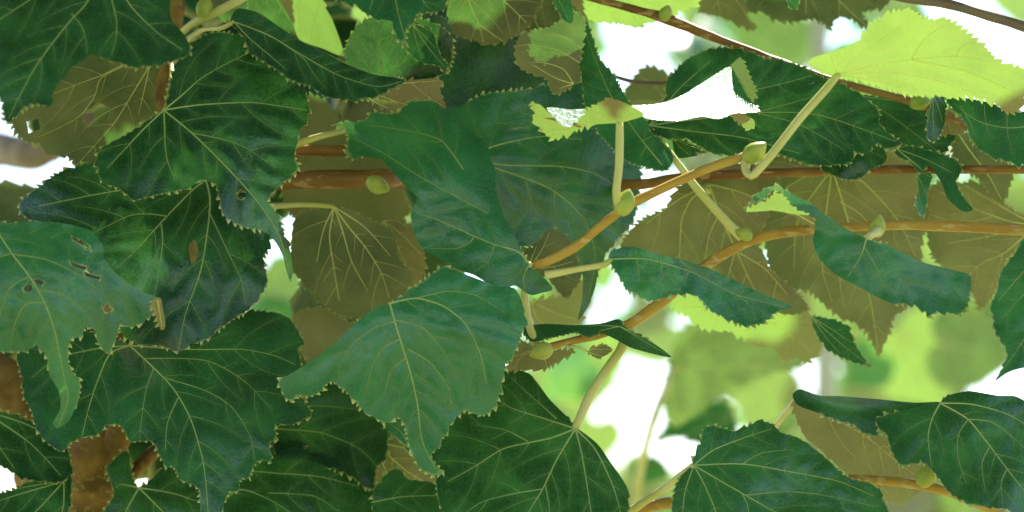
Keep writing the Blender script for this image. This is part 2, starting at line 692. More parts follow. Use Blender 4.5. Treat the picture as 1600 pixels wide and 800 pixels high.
def bud(parent, x, y, d, r, ang=-60, mat=None, name="bud"):
    """pointed bud with two overlapping scales, axis at `ang` degrees in the picture plane"""
    c = unproj(x, y, FOCUS + d / 100)
    s = r * K * (FOCUS + d / 100)
    a = math.radians(ang)
    ax = (RGT * math.cos(a) - UPV * -math.sin(a) * -1).normalized() if False else (RGT * math.cos(a) + UPV * -math.sin(a)).normalized()
    ot = FWD.cross(ax).normalized()
    prof = [(-1.1, .45), (-0.8, .8), (-0.3, 1.0), (0.2, .95), (0.7, .68), (1.05, .34), (1.25, .04)]
    V, F = [], []
    ns = 12
    for (t, rr) in prof:
        for j in range(ns):
            th = j * 2 * math.pi / ns
            bulge = 1 + 0.10 * math.cos(th * 2 + t * 1.5) + (0.12 if (th < math.pi and t > -0.3) else 0)
            V.append(c + ax * (t * s * 1.1) + (ot * math.cos(th) + FWD * math.sin(th)) * (rr * s * 0.85 * bulge))
    for i in range(len(prof) - 1):
        for j in range(ns):
            k = (j + 1) % ns
            F.append((i * ns + j, i * ns + k, (i + 1) * ns + k, (i + 1) * ns + j))
    F.append(tuple(range(ns - 1, -1, -1)))
    return link_mesh(name, V, F, [mat or M_BUD], parent)


def leaf(parent, d, o, b=None, v=None, side=1, s=(0, -0.35), k=(3, 0, 3), tone=0.4, pet=None, label=None,
         amp=4.0, per=11.0, grid=7.0, wav=0.0055, puck=0.0011, vr=1.5, dens=40.0, holes=(), tip=None, tipxy=None,
         extra=(), tr=None, petr=4.0, pmat=None, spots=()):
    P0, _ = parse_outline(o)
    bb = b if b is not None else tuple(P0[0])
    base_pt = dict(d=d, o=o, b=bb, ref=bb, v=v, side=side, s=s, k=k, tone=tone, amp=amp, per=per, grid=grid, wav=wav,
                   puck=puck, tr=tr, vr=vr * 0.85, dens=dens, holes=list(holes), tip=tip, tipxy=tipxy)
    patches = [base_pt]
    for e in extra:                                        # folded-over pieces of the same blade
        q = dict(base_pt)
        q.update(v=None, holes=[], tip=None, tipxy=None)
        q.update(e)
        if 'ref' not in e:
            q['ref'] = q['b']
        patches.append(q)
    V, T, at, uv, veins, n = [], [], {'edge': [], 'vd': [], 'tone': [], 'tl': []}, [], [], 0
    bw = None
    for q in patches:
        g = make_patch(q)
        bw = g['bw'] if bw is None else bw
        V.append(g['P'])
        T += [tuple(int(i) + n for i in f) for f in g['T']]
        for a in at:
            at[a].append(g[a])
        uv.append(g['uv'])
        n += len(g['P'])
        veins += [(x, g['side']) for x in g['veins']]
    ob = link_mesh("leaf", np.vstack(V), T, [M_LEAF], parent, attrs={a: np.concatenate(x) for a, x in at.items()}, uv=np.vstack(uv))
    if label:
        ob["label"] = label
    for (vv, ff, la), sd in veins:
        link_mesh("vein", vv, ff, [M_VEIN if sd > 0 else M_VEINU], ob, attrs={"lat": la})
    for (x, y, rx_, ry_) in spots:
        pts = [(x + rx_ * math.cos(t) * random.uniform(.8, 1.1), y + ry_ * math.sin(t) * random.uniform(.8, 1.1)) for t in np.linspace(0, 2 * math.pi, 14)[:-1]]
        q = dict(base_pt)
        sd0 = FOCUS + d / 100
        u, w = (x - bb[0]) * K * sd0, (y - bb[1]) * K * sd0
        dep = d / 100 + s[0] * u + s[1] * w + 0.5 * (k[0] * u * u + 2 * k[1] * u * w + k[2] * w * w) - 0.0035
        link_mesh("dry_spot", [unproj(px, py, FOCUS + dep + s[0] * (px - x) * K + s[1] * (py - y) * K) for px, py in pts], [tuple(range(len(pts)))], [M_SPOT], ob)
    if pet:
        pts = [(bb[0], bb[1], (bw - FOCUS) * 100)] + [tuple(p) for p in pet]
        rr = [petr * 0.85] + [petr] * (len(pts) - 2) + [petr * 1.35]
        tube_px("petiole", pts, rr, pmat or M_PET, ob, sides=8)
    LEAVES.append(ob)
    return ob

# ------------------------------------------------------------------ the tree's stem and the branches (things)
tree = empty("linden_tree", unproj(150, 900, FOCUS + 0.12), "leafy linden tree with slim mossy brown stem and dark overlapping leaves", "tree")
br_main = empty("linden_branch", unproj(600, 280, FOCUS + 0.06), "long straight brown twig running level from the mossy stem behind the broad leaves", "branch")
br_shoot = empty("linden_branch", unproj(845, 412, FOCUS - 0.02), "yellow-brown young shoot carrying the sun-bleached leaf and the glowing lime leaf", "branch")
br_low = empty("linden_branch", unproj(1600, 358, FOCUS + 0.02), "arching yellow-brown twig passing below tan leaf undersides to a green bud", "branch")
br_top = empty("linden_branch", unproj(930, -2, FOCUS + 0.06), "thin brown twig sloping down behind the glowing lime leaf to a yellow bud", "branch")
br_corner = empty("linden_branch", unproj(1420, 0, FOCUS + 0.05), "bare grey-brown twig bending across white sky above the lime leaf", "branch")
br_foot = empty("linden_branch", unproj(1490, 770, FOCUS + 0.03), "orange-brown twig half hidden behind a folded leaf with tan underside", "branch")
br_stub = empty("linden_branch", unproj(450, 238, FOCUS + 0.07), "short reddish twig just above the thicker level twig, ending in green bud", "branch")

# stem of the tree: leans a little, forks low, passes behind the left leaves
def limb(name, pts, rad, mat, parent, sides=16, rough=0.18):
    return tube_px(name, pts, rad, mat, parent, sides=sides, rough=rough, step=10)
trunk = limb("trunk", [(146, 2600, 12), (146, 1500, 12), (145, 900, 12), (146, 780, 12), (152, 700, 12), (170, 600, 14), (205, 450, 15), (240, 300, 15), (258, 150, 15), (268, 0, 15), (276, -160, 14), (300, -700, 10), (300, -1800, 4)],
             [62, 54, 49, 48, 47, 42, 34, 26, 22, 20, 20, 24, 20], M_TRUNK, tree)
limb("limb", [(168, 720, 11.5), (182, 690, 11), (195, 655, 11), (215, 560, 13), (245, 470, 16)], [20, 22, 20, 15, 10], M_TRUNK, tree, 12)
limb("limb", [(120, 900, 16), (60, 720, 16), (10, 610, 16), (-70, 560, 16), (-200, 480, 14)], [40, 42, 44, 44, 40], M_TRUNK, tree, 14)
limb("limb", [(190, 760, 13), (226, 720, 14), (262, 692, 16), (330, 640, 20)], [12, 11, 10, 8], M_TRUNK, tree, 10)

# twigs
tube_px("stem", [(200, 296, 14), (330, 288, 10), (450, 282, 7), (560, 280, 6.5), (604, 279, 7), (700, 288, 11), (850, 292, 11), (1000, 288, 7), (1080, 277, 5.5), (1180, 271, 4), (1290, 268, 4.6), (1400, 265, 4.6), (1500, 265, 4), (1640, 265, 3.5)],
        [16, 16, 15, 15, 15, 9, 9, 9, 9, 8, 7.5, 7.2, 7, 7], M_TWIG, br_main, rough=0.16)
tube_px("stem", [(300, 240, 13), (430, 238, 8), (480, 236, 7), (545, 236, 7), (600, 240, 7.2)], [10, 10, 10, 9, 8], M_TWIG, br_stub, rough=0.08)
tube_px("stem", [(838, 413, -1.5), (856, 408, -2), (900, 385, -2.6), (940, 352, -3), (980, 322, -3.2), (1050, 288, -3.2), (1110, 262, -3.2), (1170, 242, -3)],
        [8, 8, 8, 8, 8, 7.5, 7.5, 8], M_SHOOT, br_shoot, rough=0.15)
tube_px("stem", [(1640, 362, 2), (1520, 355, 2), (1450, 352, 2), (1380, 352, 2), (1250, 360, 2.2), (1180, 373, 2.5), (1120, 403, 3), (1070, 440, 3.2), (1030, 474, 3.2), (985, 505, 3), (930, 524, 2.6), (880, 536, 2.2), (846, 546, 2)],
        [9, 9, 8.5, 8, 8, 8, 8, 9, 10, 8.5, 7, 6.5, 6], M_SHOOT, br_low, rough=0.15)
tube_px("stem", [(880, -14, 8), (930, -2, 7), (1000, 17, 6), (1035, 27, 6), (1130, 64, 6), (1200, 90, 6), (1300, 125, 5), (1400, 152, 4.5), (1445, 166, 4), (1490, 186, 4), (1530, 210, 5)],
        [6, 6, 6.5, 9, 7, 6.5, 6, 6, 7, 5, 4], M_TWIG, br_top, rough=0.15)
tube_px("stem", [(1360, -14, 5), (1420, -2, 5), (1475, 5, 5), (1530, 20, 5), (1600, 42, 5), (1660, 66, 5)], [6.5, 7, 8, 8, 8, 8], M_DARK, br_corner, rough=0.15)
tube_px("stem", [(960, 822, 7), (1000, 797, 6), (1040, 786, 5), (1150, 776, 4), (1250, 757, 3), (1330, 749, 3), (1400, 753, 3), (1450, 760, 3), (1490, 772, 3), (1560, 800, 4), (1640, 840, 5)], [8, 8, 9, 8, 8, 7.5, 8, 9, 8, 8, 8], M_SHOOT, br_foot, rough=0.15)
tube_px("side_twig", [(936, 106, 12), (962, 120, 11), (1002, 130, 10), (1048, 130, 9)], [2, 3, 3.6, 3], M_DARK, br_top, sides=7)

# buds
bud(br_main, 590, 289, 4.6, 15, 25)
bud(br_shoot, 976, 317, -4.0, 17, -70)
bud(br_shoot, 1179, 238, -3.4, 17, -40)
bud(br_low, 1163, 366, 1.6, 11, -160)
bud(br_low, 1371, 354, 1.0, 14, -80)
bud(br_low, 846, 549, 1.4, 15, 160)
bud(br_top, 1040, 20, 5.4, 11, -70)
bud(br_top, 1437, 160, 3.2, 13, -10)
bud(br_foot, 1448, 742, 2.2, 17, -60)
bud(br_stub, 598, 242, 6.4, 9, 20)
bud(tree, 319, 11, 6, 14, -80)
tube_px("side_shoot", [(285, 50, 9), (302, 36, 7), (335, 20, 6), (380, -4, 6), (430, -40, 6)], [6, 6, 7, 7, 7], M_PET, tree, sides=8)

# ------------------------------------------------------------------ leaves of the tree's own stem (the dark cluster)
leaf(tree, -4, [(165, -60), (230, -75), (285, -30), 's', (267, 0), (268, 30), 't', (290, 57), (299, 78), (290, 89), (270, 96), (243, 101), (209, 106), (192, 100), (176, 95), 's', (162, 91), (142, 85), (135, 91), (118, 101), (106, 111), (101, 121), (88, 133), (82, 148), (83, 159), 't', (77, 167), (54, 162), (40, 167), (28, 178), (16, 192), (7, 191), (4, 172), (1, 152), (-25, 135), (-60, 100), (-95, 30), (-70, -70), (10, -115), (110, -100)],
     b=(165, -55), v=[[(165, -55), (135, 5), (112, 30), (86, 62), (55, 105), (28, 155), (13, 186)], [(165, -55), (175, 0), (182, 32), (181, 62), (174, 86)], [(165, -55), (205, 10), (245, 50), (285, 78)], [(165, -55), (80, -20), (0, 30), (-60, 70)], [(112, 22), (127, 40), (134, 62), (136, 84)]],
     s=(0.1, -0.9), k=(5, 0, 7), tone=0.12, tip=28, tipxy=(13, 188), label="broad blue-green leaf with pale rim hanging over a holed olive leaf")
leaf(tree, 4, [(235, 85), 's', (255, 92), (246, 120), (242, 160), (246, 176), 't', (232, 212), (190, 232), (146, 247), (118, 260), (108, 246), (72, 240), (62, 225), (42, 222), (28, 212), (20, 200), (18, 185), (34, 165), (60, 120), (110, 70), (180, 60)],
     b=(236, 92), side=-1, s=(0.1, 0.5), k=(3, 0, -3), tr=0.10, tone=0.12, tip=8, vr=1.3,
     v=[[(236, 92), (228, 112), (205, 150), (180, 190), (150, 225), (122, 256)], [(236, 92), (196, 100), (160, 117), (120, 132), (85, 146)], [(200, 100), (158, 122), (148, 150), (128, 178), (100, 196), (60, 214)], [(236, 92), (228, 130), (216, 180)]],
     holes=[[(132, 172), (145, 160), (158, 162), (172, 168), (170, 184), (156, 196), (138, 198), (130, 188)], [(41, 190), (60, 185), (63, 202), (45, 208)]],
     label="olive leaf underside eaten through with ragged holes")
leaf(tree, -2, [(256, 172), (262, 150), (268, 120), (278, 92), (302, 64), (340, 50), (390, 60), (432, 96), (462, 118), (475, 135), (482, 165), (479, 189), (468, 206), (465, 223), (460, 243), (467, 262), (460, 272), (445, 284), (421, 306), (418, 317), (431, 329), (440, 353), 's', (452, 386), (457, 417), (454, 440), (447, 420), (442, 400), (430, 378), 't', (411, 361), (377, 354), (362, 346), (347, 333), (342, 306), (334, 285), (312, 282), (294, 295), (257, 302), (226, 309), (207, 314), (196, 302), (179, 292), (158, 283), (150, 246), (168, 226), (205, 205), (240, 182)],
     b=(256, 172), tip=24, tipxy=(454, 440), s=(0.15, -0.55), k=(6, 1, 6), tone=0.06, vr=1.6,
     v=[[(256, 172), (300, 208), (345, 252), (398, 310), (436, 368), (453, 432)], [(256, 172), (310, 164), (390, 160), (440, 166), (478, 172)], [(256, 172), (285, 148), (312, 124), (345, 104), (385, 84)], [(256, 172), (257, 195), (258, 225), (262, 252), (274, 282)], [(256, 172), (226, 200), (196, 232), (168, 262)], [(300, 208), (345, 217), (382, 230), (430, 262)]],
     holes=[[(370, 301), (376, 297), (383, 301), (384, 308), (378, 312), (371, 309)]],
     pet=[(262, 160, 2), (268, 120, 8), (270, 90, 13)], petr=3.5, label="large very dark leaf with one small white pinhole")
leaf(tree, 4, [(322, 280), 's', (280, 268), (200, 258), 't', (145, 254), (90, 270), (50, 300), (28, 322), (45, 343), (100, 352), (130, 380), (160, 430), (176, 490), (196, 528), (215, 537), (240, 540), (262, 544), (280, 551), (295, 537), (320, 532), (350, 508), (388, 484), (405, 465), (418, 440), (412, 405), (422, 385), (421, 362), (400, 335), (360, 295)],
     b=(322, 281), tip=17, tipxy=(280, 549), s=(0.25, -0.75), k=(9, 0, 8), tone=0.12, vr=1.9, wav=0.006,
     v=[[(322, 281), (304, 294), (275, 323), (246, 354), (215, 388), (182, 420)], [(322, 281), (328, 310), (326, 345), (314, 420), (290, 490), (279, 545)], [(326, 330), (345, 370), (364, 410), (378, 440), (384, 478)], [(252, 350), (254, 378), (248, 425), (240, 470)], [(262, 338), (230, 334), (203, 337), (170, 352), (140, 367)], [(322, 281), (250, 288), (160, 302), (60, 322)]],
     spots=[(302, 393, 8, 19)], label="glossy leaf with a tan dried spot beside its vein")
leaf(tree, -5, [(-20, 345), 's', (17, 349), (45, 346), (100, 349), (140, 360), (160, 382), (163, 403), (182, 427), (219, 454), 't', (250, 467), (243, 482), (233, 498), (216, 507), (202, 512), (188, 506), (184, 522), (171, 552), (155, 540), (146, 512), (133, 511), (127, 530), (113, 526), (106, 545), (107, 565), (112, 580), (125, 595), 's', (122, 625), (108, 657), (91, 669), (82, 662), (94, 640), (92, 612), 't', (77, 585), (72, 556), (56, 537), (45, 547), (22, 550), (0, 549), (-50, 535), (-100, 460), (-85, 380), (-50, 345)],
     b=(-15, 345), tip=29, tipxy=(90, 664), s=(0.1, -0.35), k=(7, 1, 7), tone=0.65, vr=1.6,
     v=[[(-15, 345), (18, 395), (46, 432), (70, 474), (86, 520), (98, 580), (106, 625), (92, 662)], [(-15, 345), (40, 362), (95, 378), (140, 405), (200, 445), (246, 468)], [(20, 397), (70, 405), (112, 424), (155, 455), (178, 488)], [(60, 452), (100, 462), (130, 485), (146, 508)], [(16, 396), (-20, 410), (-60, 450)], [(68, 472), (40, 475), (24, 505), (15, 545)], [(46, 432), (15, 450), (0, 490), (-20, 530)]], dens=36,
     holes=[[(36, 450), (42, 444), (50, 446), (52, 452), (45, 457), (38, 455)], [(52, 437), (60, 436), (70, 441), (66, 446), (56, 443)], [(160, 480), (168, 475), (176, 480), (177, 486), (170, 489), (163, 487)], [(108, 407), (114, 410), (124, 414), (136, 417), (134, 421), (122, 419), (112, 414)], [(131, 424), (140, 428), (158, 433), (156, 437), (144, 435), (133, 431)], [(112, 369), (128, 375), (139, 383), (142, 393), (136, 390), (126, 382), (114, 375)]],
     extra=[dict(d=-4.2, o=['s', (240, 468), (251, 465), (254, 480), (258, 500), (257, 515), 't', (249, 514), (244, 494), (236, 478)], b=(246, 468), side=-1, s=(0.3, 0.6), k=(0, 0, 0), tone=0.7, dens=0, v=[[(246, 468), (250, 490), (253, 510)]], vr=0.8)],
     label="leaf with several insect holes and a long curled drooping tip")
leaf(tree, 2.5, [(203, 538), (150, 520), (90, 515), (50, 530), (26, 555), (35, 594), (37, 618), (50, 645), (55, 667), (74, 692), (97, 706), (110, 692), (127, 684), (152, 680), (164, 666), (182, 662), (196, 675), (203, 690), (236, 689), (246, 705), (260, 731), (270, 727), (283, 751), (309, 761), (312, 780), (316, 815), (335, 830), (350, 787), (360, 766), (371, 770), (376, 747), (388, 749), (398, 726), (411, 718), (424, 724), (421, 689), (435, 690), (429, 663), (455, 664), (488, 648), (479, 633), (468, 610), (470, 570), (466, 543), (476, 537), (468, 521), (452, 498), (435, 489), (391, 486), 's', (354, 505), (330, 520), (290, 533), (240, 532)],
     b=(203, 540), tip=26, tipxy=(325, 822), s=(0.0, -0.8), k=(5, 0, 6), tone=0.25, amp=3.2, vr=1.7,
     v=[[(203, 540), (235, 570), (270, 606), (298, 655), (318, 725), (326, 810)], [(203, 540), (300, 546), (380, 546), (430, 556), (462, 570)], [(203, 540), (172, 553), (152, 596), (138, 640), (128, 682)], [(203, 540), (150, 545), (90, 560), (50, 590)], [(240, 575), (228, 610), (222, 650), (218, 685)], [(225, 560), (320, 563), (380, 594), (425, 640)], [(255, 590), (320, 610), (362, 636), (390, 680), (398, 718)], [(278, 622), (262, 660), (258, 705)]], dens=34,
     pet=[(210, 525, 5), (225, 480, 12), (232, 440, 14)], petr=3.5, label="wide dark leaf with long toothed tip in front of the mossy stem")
leaf(tree, 0.5, [(364, 40), (384, 64), (388, 81), (411, 95), (435, 111), (455, 125), (479, 133), (496, 141), (506, 150), (536, 156), (570, 155), (593, 150), (610, 139), (634, 127), 's', (624, 122), (583, 116), (536, 98), (506, 82), (465, 62), (431, 38), (404, 20), (371, 13), (360, 30)],
     b=(366, 34), tip=13, s=(-0.1, -0.45), k=(4, 0, -6), tone=0.12, vr=1.2,
     v=[[(366, 34), (420, 55), (470, 85), (530, 118), (590, 135), (628, 127)], [(366, 34), (390, 60), (420, 85), (446, 108)], [(445, 70), (475, 92), (490, 115), (508, 138)]], dens=24,
     extra=[dict(d=0.6, o=['s', (404, 20), (465, 61), (506, 80), (536, 95), (583, 113), (624, 122), (634, 127), (600, 127), (560, 116), (520, 98), (480, 76), (430, 48)], b=(404, 20), ref=(366, 34), side=-1, s=(-0.1, 0.6), k=(4, 0, 0), tone=0.0, dens=0, v=[], wav=0.001)],
     pet=[(345, 44, 1.5), (318, 46, 4), (294, 62, 9)], petr=4, label="long foreshortened leaf with one edge rolled up into a dark rim")
leaf(tree, 5, [(545, 120), 's', (640, 125), 't', (675, 122), (691, 124), (687, 140), (694, 160), (690, 172), (650, 180), (600, 170), (570, 150)], side=-1, s=(0, 0.4), tr=0.10, tone=0.75, tipxy=(690, 125), vr=1.3, b=(560, 135))
leaf(tree, 7, [(470, -70), (520, -60), 's', (504, 0), (519, 30), (537, 86), (502, 75), (468, 62), (455, 30), (438, 0), (425, -40)], b=(470, -60), side=-1, s=(0, 0.5), tone=0.8, tipxy=(534, 82), label="small bright green leaf glowing behind the rolled leaf")
leaf(tree, 9, [(400, -70), (470, -60), (476, 30), (478, 70), (440, 60), (390, 40), (330, 20), (320, -30)], side=-1, s=(0, 0.5), tone=0.1)
leaf(tree, 6, [(545, 60), (556, 42), (577, 28), (610, 25), (660, 30), (705, 55), (700, 110), (640, 130), (583, 125), (545, 100), (538, 86)], b=(600, 130), side=1, s=(0, 0.2), tone=0.0, tipxy=(577, 28), vr=1.0)  # underside given the darkest top-side colour to deepen the shade between leaves
leaf(tree, 3, [(600, -60), (680, -50), (702, -15), (690, 16), (650, 22), (648, 38), (634, 42), (634, 74), (618, 55), (612, 33), (590, 30), (570, 20), (555, 8), (530, 1), (515, -20), (550, -50)], b=(610, -50), s=(0.1, -0.9), k=(6, 0, 6), tone=0.6, tipxy=(634, 70), label="pale blue-green ragged leaf end with pale teeth")
leaf(tree, 4, [(640, 36), (668, 42), (680, 60), (687, 85), (700, 100), (695, 113), (685, 103), (660, 98), (642, 86), (630, 68), (630, 48)], b=(645, 38), s=(-0.5, -0.6), tone=0.4, amp=2.5, tipxy=(697, 110), vr=1.0)
leaf(tree, 5.5, [(745, -60), (840, -50), (850, -10), (829, 34), (815, 51), (788, 64), (765, 70), (741, 62), (714, 57), (702, 36), (698, 0), (705, -40)], b=(722, -40), side=-1, s=(0, 0.5), tone=0.25, v=[[(722, -40), (733, 4), (748, 38), (756, 68)], [(722, -40), (705, 0), (700, 20)], [(748, 38), (765, 50), (785, 64)], [(722, -40), (780, -5), (822, 35)]], vr=2.0)
leaf(tree, 4.5, [(898, 132), (908, 125), (905, 101), (912, 61), (914, 30), (896, 20), (859, 42), (819, 51), (807, 67), (805, 91), (815, 108), (840, 118), (856, 124), (859, 139), (870, 148)], b=(896, 131), side=-1, s=(0.1, 0.3), tone=0.3, amp=2.5, tipxy=(815, 60), v=[[(896, 131), (868, 122), (830, 100)], [(896, 131), (880, 108), (850, 98), (828, 98)], [(906, 98), (870, 78), (830, 70), (808, 72)], [(908, 75), (880, 58), (850, 52)], [(896, 131), (875, 138)]], vr=1.2, dens=0, label="grey-olive leaf underside with curved pale veins")
leaf(tree, 8, [(815, -50), (905, -40), (918, 40), (870, 60), (820, 55), (800, 20)], side=-1, s=(0, 0.4), tone=0.2)
leaf(tree, 9, [(665, 20), (710, 35), (760, 60), (800, 50), (860, 110), (880, 150), (800, 190), (720, 185), (690, 175), (640, 140), (590, 130), (590, 60)], b=(650, 160), side=1, s=(0.1, -0.1), tone=0.0, v=[[(650, 160), (695, 138), (742, 100), (790, 78)], [(680, 180), (745, 150), (790, 105)], [(650, 160), (640, 100), (640, 60)]], vr=1.0, dens=28)  # turned top side out at darkest tone, standing for deep shade between leaves
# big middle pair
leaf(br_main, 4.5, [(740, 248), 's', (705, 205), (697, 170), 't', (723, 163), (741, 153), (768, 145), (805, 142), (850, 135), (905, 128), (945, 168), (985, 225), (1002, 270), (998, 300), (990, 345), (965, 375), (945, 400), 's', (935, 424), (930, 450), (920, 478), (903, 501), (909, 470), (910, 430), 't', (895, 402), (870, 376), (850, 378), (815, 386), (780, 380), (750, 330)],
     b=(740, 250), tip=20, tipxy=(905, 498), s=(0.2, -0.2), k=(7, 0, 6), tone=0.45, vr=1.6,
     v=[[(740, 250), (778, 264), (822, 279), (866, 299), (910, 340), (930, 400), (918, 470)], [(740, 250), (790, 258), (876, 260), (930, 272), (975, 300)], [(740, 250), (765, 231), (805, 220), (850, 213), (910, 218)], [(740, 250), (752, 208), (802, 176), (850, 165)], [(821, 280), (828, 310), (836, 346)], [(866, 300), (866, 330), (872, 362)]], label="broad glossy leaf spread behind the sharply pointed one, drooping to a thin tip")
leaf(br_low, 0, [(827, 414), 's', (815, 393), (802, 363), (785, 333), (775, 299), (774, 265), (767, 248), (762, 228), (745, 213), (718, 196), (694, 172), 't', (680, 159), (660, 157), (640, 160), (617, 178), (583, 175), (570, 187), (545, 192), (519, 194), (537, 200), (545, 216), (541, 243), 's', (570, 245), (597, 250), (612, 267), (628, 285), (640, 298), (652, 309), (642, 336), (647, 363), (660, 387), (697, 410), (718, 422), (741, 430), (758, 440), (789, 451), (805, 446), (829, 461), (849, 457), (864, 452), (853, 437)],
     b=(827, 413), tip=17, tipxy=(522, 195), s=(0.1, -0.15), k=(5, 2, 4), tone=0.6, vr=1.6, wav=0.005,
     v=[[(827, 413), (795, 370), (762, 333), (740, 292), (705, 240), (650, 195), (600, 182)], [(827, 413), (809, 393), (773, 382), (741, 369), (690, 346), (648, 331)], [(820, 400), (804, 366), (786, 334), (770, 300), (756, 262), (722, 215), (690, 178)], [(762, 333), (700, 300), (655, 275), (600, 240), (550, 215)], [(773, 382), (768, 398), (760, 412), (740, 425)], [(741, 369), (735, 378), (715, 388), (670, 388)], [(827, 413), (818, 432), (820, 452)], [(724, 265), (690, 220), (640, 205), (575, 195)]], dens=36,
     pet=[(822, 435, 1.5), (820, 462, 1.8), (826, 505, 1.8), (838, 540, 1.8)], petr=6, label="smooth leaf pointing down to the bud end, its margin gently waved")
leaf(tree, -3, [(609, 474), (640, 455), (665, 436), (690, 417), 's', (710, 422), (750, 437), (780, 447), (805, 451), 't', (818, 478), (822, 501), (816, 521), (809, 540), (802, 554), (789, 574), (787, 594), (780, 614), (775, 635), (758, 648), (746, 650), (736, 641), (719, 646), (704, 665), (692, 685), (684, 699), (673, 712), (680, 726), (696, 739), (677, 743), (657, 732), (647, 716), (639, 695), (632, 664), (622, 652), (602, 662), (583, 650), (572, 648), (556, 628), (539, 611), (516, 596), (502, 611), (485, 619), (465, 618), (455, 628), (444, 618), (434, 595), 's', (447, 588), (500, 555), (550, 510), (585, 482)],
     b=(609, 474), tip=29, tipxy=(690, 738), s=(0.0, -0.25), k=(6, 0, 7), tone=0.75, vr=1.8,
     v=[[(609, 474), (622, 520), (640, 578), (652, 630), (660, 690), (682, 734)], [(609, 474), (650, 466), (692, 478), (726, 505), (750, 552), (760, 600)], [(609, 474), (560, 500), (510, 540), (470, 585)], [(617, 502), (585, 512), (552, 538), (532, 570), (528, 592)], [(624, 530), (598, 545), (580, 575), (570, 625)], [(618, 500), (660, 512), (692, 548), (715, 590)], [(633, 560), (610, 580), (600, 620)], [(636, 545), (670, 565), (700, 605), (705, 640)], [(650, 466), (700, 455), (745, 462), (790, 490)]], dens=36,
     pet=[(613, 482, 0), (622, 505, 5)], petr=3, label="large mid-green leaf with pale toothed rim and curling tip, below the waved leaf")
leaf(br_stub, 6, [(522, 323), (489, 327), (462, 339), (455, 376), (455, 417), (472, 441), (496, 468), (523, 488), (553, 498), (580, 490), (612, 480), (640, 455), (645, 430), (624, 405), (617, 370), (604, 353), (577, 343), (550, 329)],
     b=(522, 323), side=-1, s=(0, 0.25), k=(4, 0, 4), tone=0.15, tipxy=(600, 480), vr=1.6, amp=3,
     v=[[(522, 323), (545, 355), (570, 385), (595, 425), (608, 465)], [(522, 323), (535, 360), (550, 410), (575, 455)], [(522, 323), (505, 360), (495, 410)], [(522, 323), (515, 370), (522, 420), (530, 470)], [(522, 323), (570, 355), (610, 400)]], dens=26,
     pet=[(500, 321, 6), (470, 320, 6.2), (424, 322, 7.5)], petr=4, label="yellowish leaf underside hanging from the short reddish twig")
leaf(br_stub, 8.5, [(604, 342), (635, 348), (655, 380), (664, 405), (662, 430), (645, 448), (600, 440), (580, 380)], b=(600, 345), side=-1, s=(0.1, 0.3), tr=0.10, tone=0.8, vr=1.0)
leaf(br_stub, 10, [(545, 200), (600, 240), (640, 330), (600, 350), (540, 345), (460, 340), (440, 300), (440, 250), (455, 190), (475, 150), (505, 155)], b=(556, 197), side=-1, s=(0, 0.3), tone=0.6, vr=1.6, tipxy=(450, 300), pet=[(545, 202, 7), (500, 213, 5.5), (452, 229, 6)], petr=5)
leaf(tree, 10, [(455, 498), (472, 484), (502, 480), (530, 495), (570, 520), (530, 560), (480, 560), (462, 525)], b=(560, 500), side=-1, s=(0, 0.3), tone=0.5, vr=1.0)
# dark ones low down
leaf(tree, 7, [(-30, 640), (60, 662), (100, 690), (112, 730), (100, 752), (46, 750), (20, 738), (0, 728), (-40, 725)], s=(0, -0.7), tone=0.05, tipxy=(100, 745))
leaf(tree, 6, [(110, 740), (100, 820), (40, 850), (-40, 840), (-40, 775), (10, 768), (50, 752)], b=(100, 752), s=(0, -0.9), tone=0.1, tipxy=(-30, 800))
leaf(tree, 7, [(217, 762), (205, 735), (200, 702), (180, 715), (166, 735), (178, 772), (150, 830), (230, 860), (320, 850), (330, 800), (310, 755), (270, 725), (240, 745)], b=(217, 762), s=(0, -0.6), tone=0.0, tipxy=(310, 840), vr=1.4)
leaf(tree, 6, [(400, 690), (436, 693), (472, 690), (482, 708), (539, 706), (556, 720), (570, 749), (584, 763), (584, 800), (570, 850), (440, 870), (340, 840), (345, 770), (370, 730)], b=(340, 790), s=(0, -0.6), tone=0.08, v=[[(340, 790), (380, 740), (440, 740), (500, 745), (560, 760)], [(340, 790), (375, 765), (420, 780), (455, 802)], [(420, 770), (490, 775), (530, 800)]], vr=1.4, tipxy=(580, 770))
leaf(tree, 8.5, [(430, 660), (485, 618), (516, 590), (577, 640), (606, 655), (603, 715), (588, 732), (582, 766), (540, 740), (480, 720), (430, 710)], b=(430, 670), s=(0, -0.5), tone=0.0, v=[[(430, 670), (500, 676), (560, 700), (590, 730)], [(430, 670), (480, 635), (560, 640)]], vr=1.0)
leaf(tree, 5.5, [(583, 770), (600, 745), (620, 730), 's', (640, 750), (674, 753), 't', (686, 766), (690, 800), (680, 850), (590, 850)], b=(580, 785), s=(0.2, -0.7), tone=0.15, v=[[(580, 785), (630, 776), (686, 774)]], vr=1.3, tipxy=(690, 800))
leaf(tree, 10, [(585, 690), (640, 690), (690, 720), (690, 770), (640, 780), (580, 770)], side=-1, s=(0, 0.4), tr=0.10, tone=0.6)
leaf(tree, -0.5, [(600, 655), (632, 655), (655, 690), (645, 712), (625, 690), (606, 672)], b=(640, 700), s=(0, -0.3), tone=0.6, vr=0.8, dens=0)

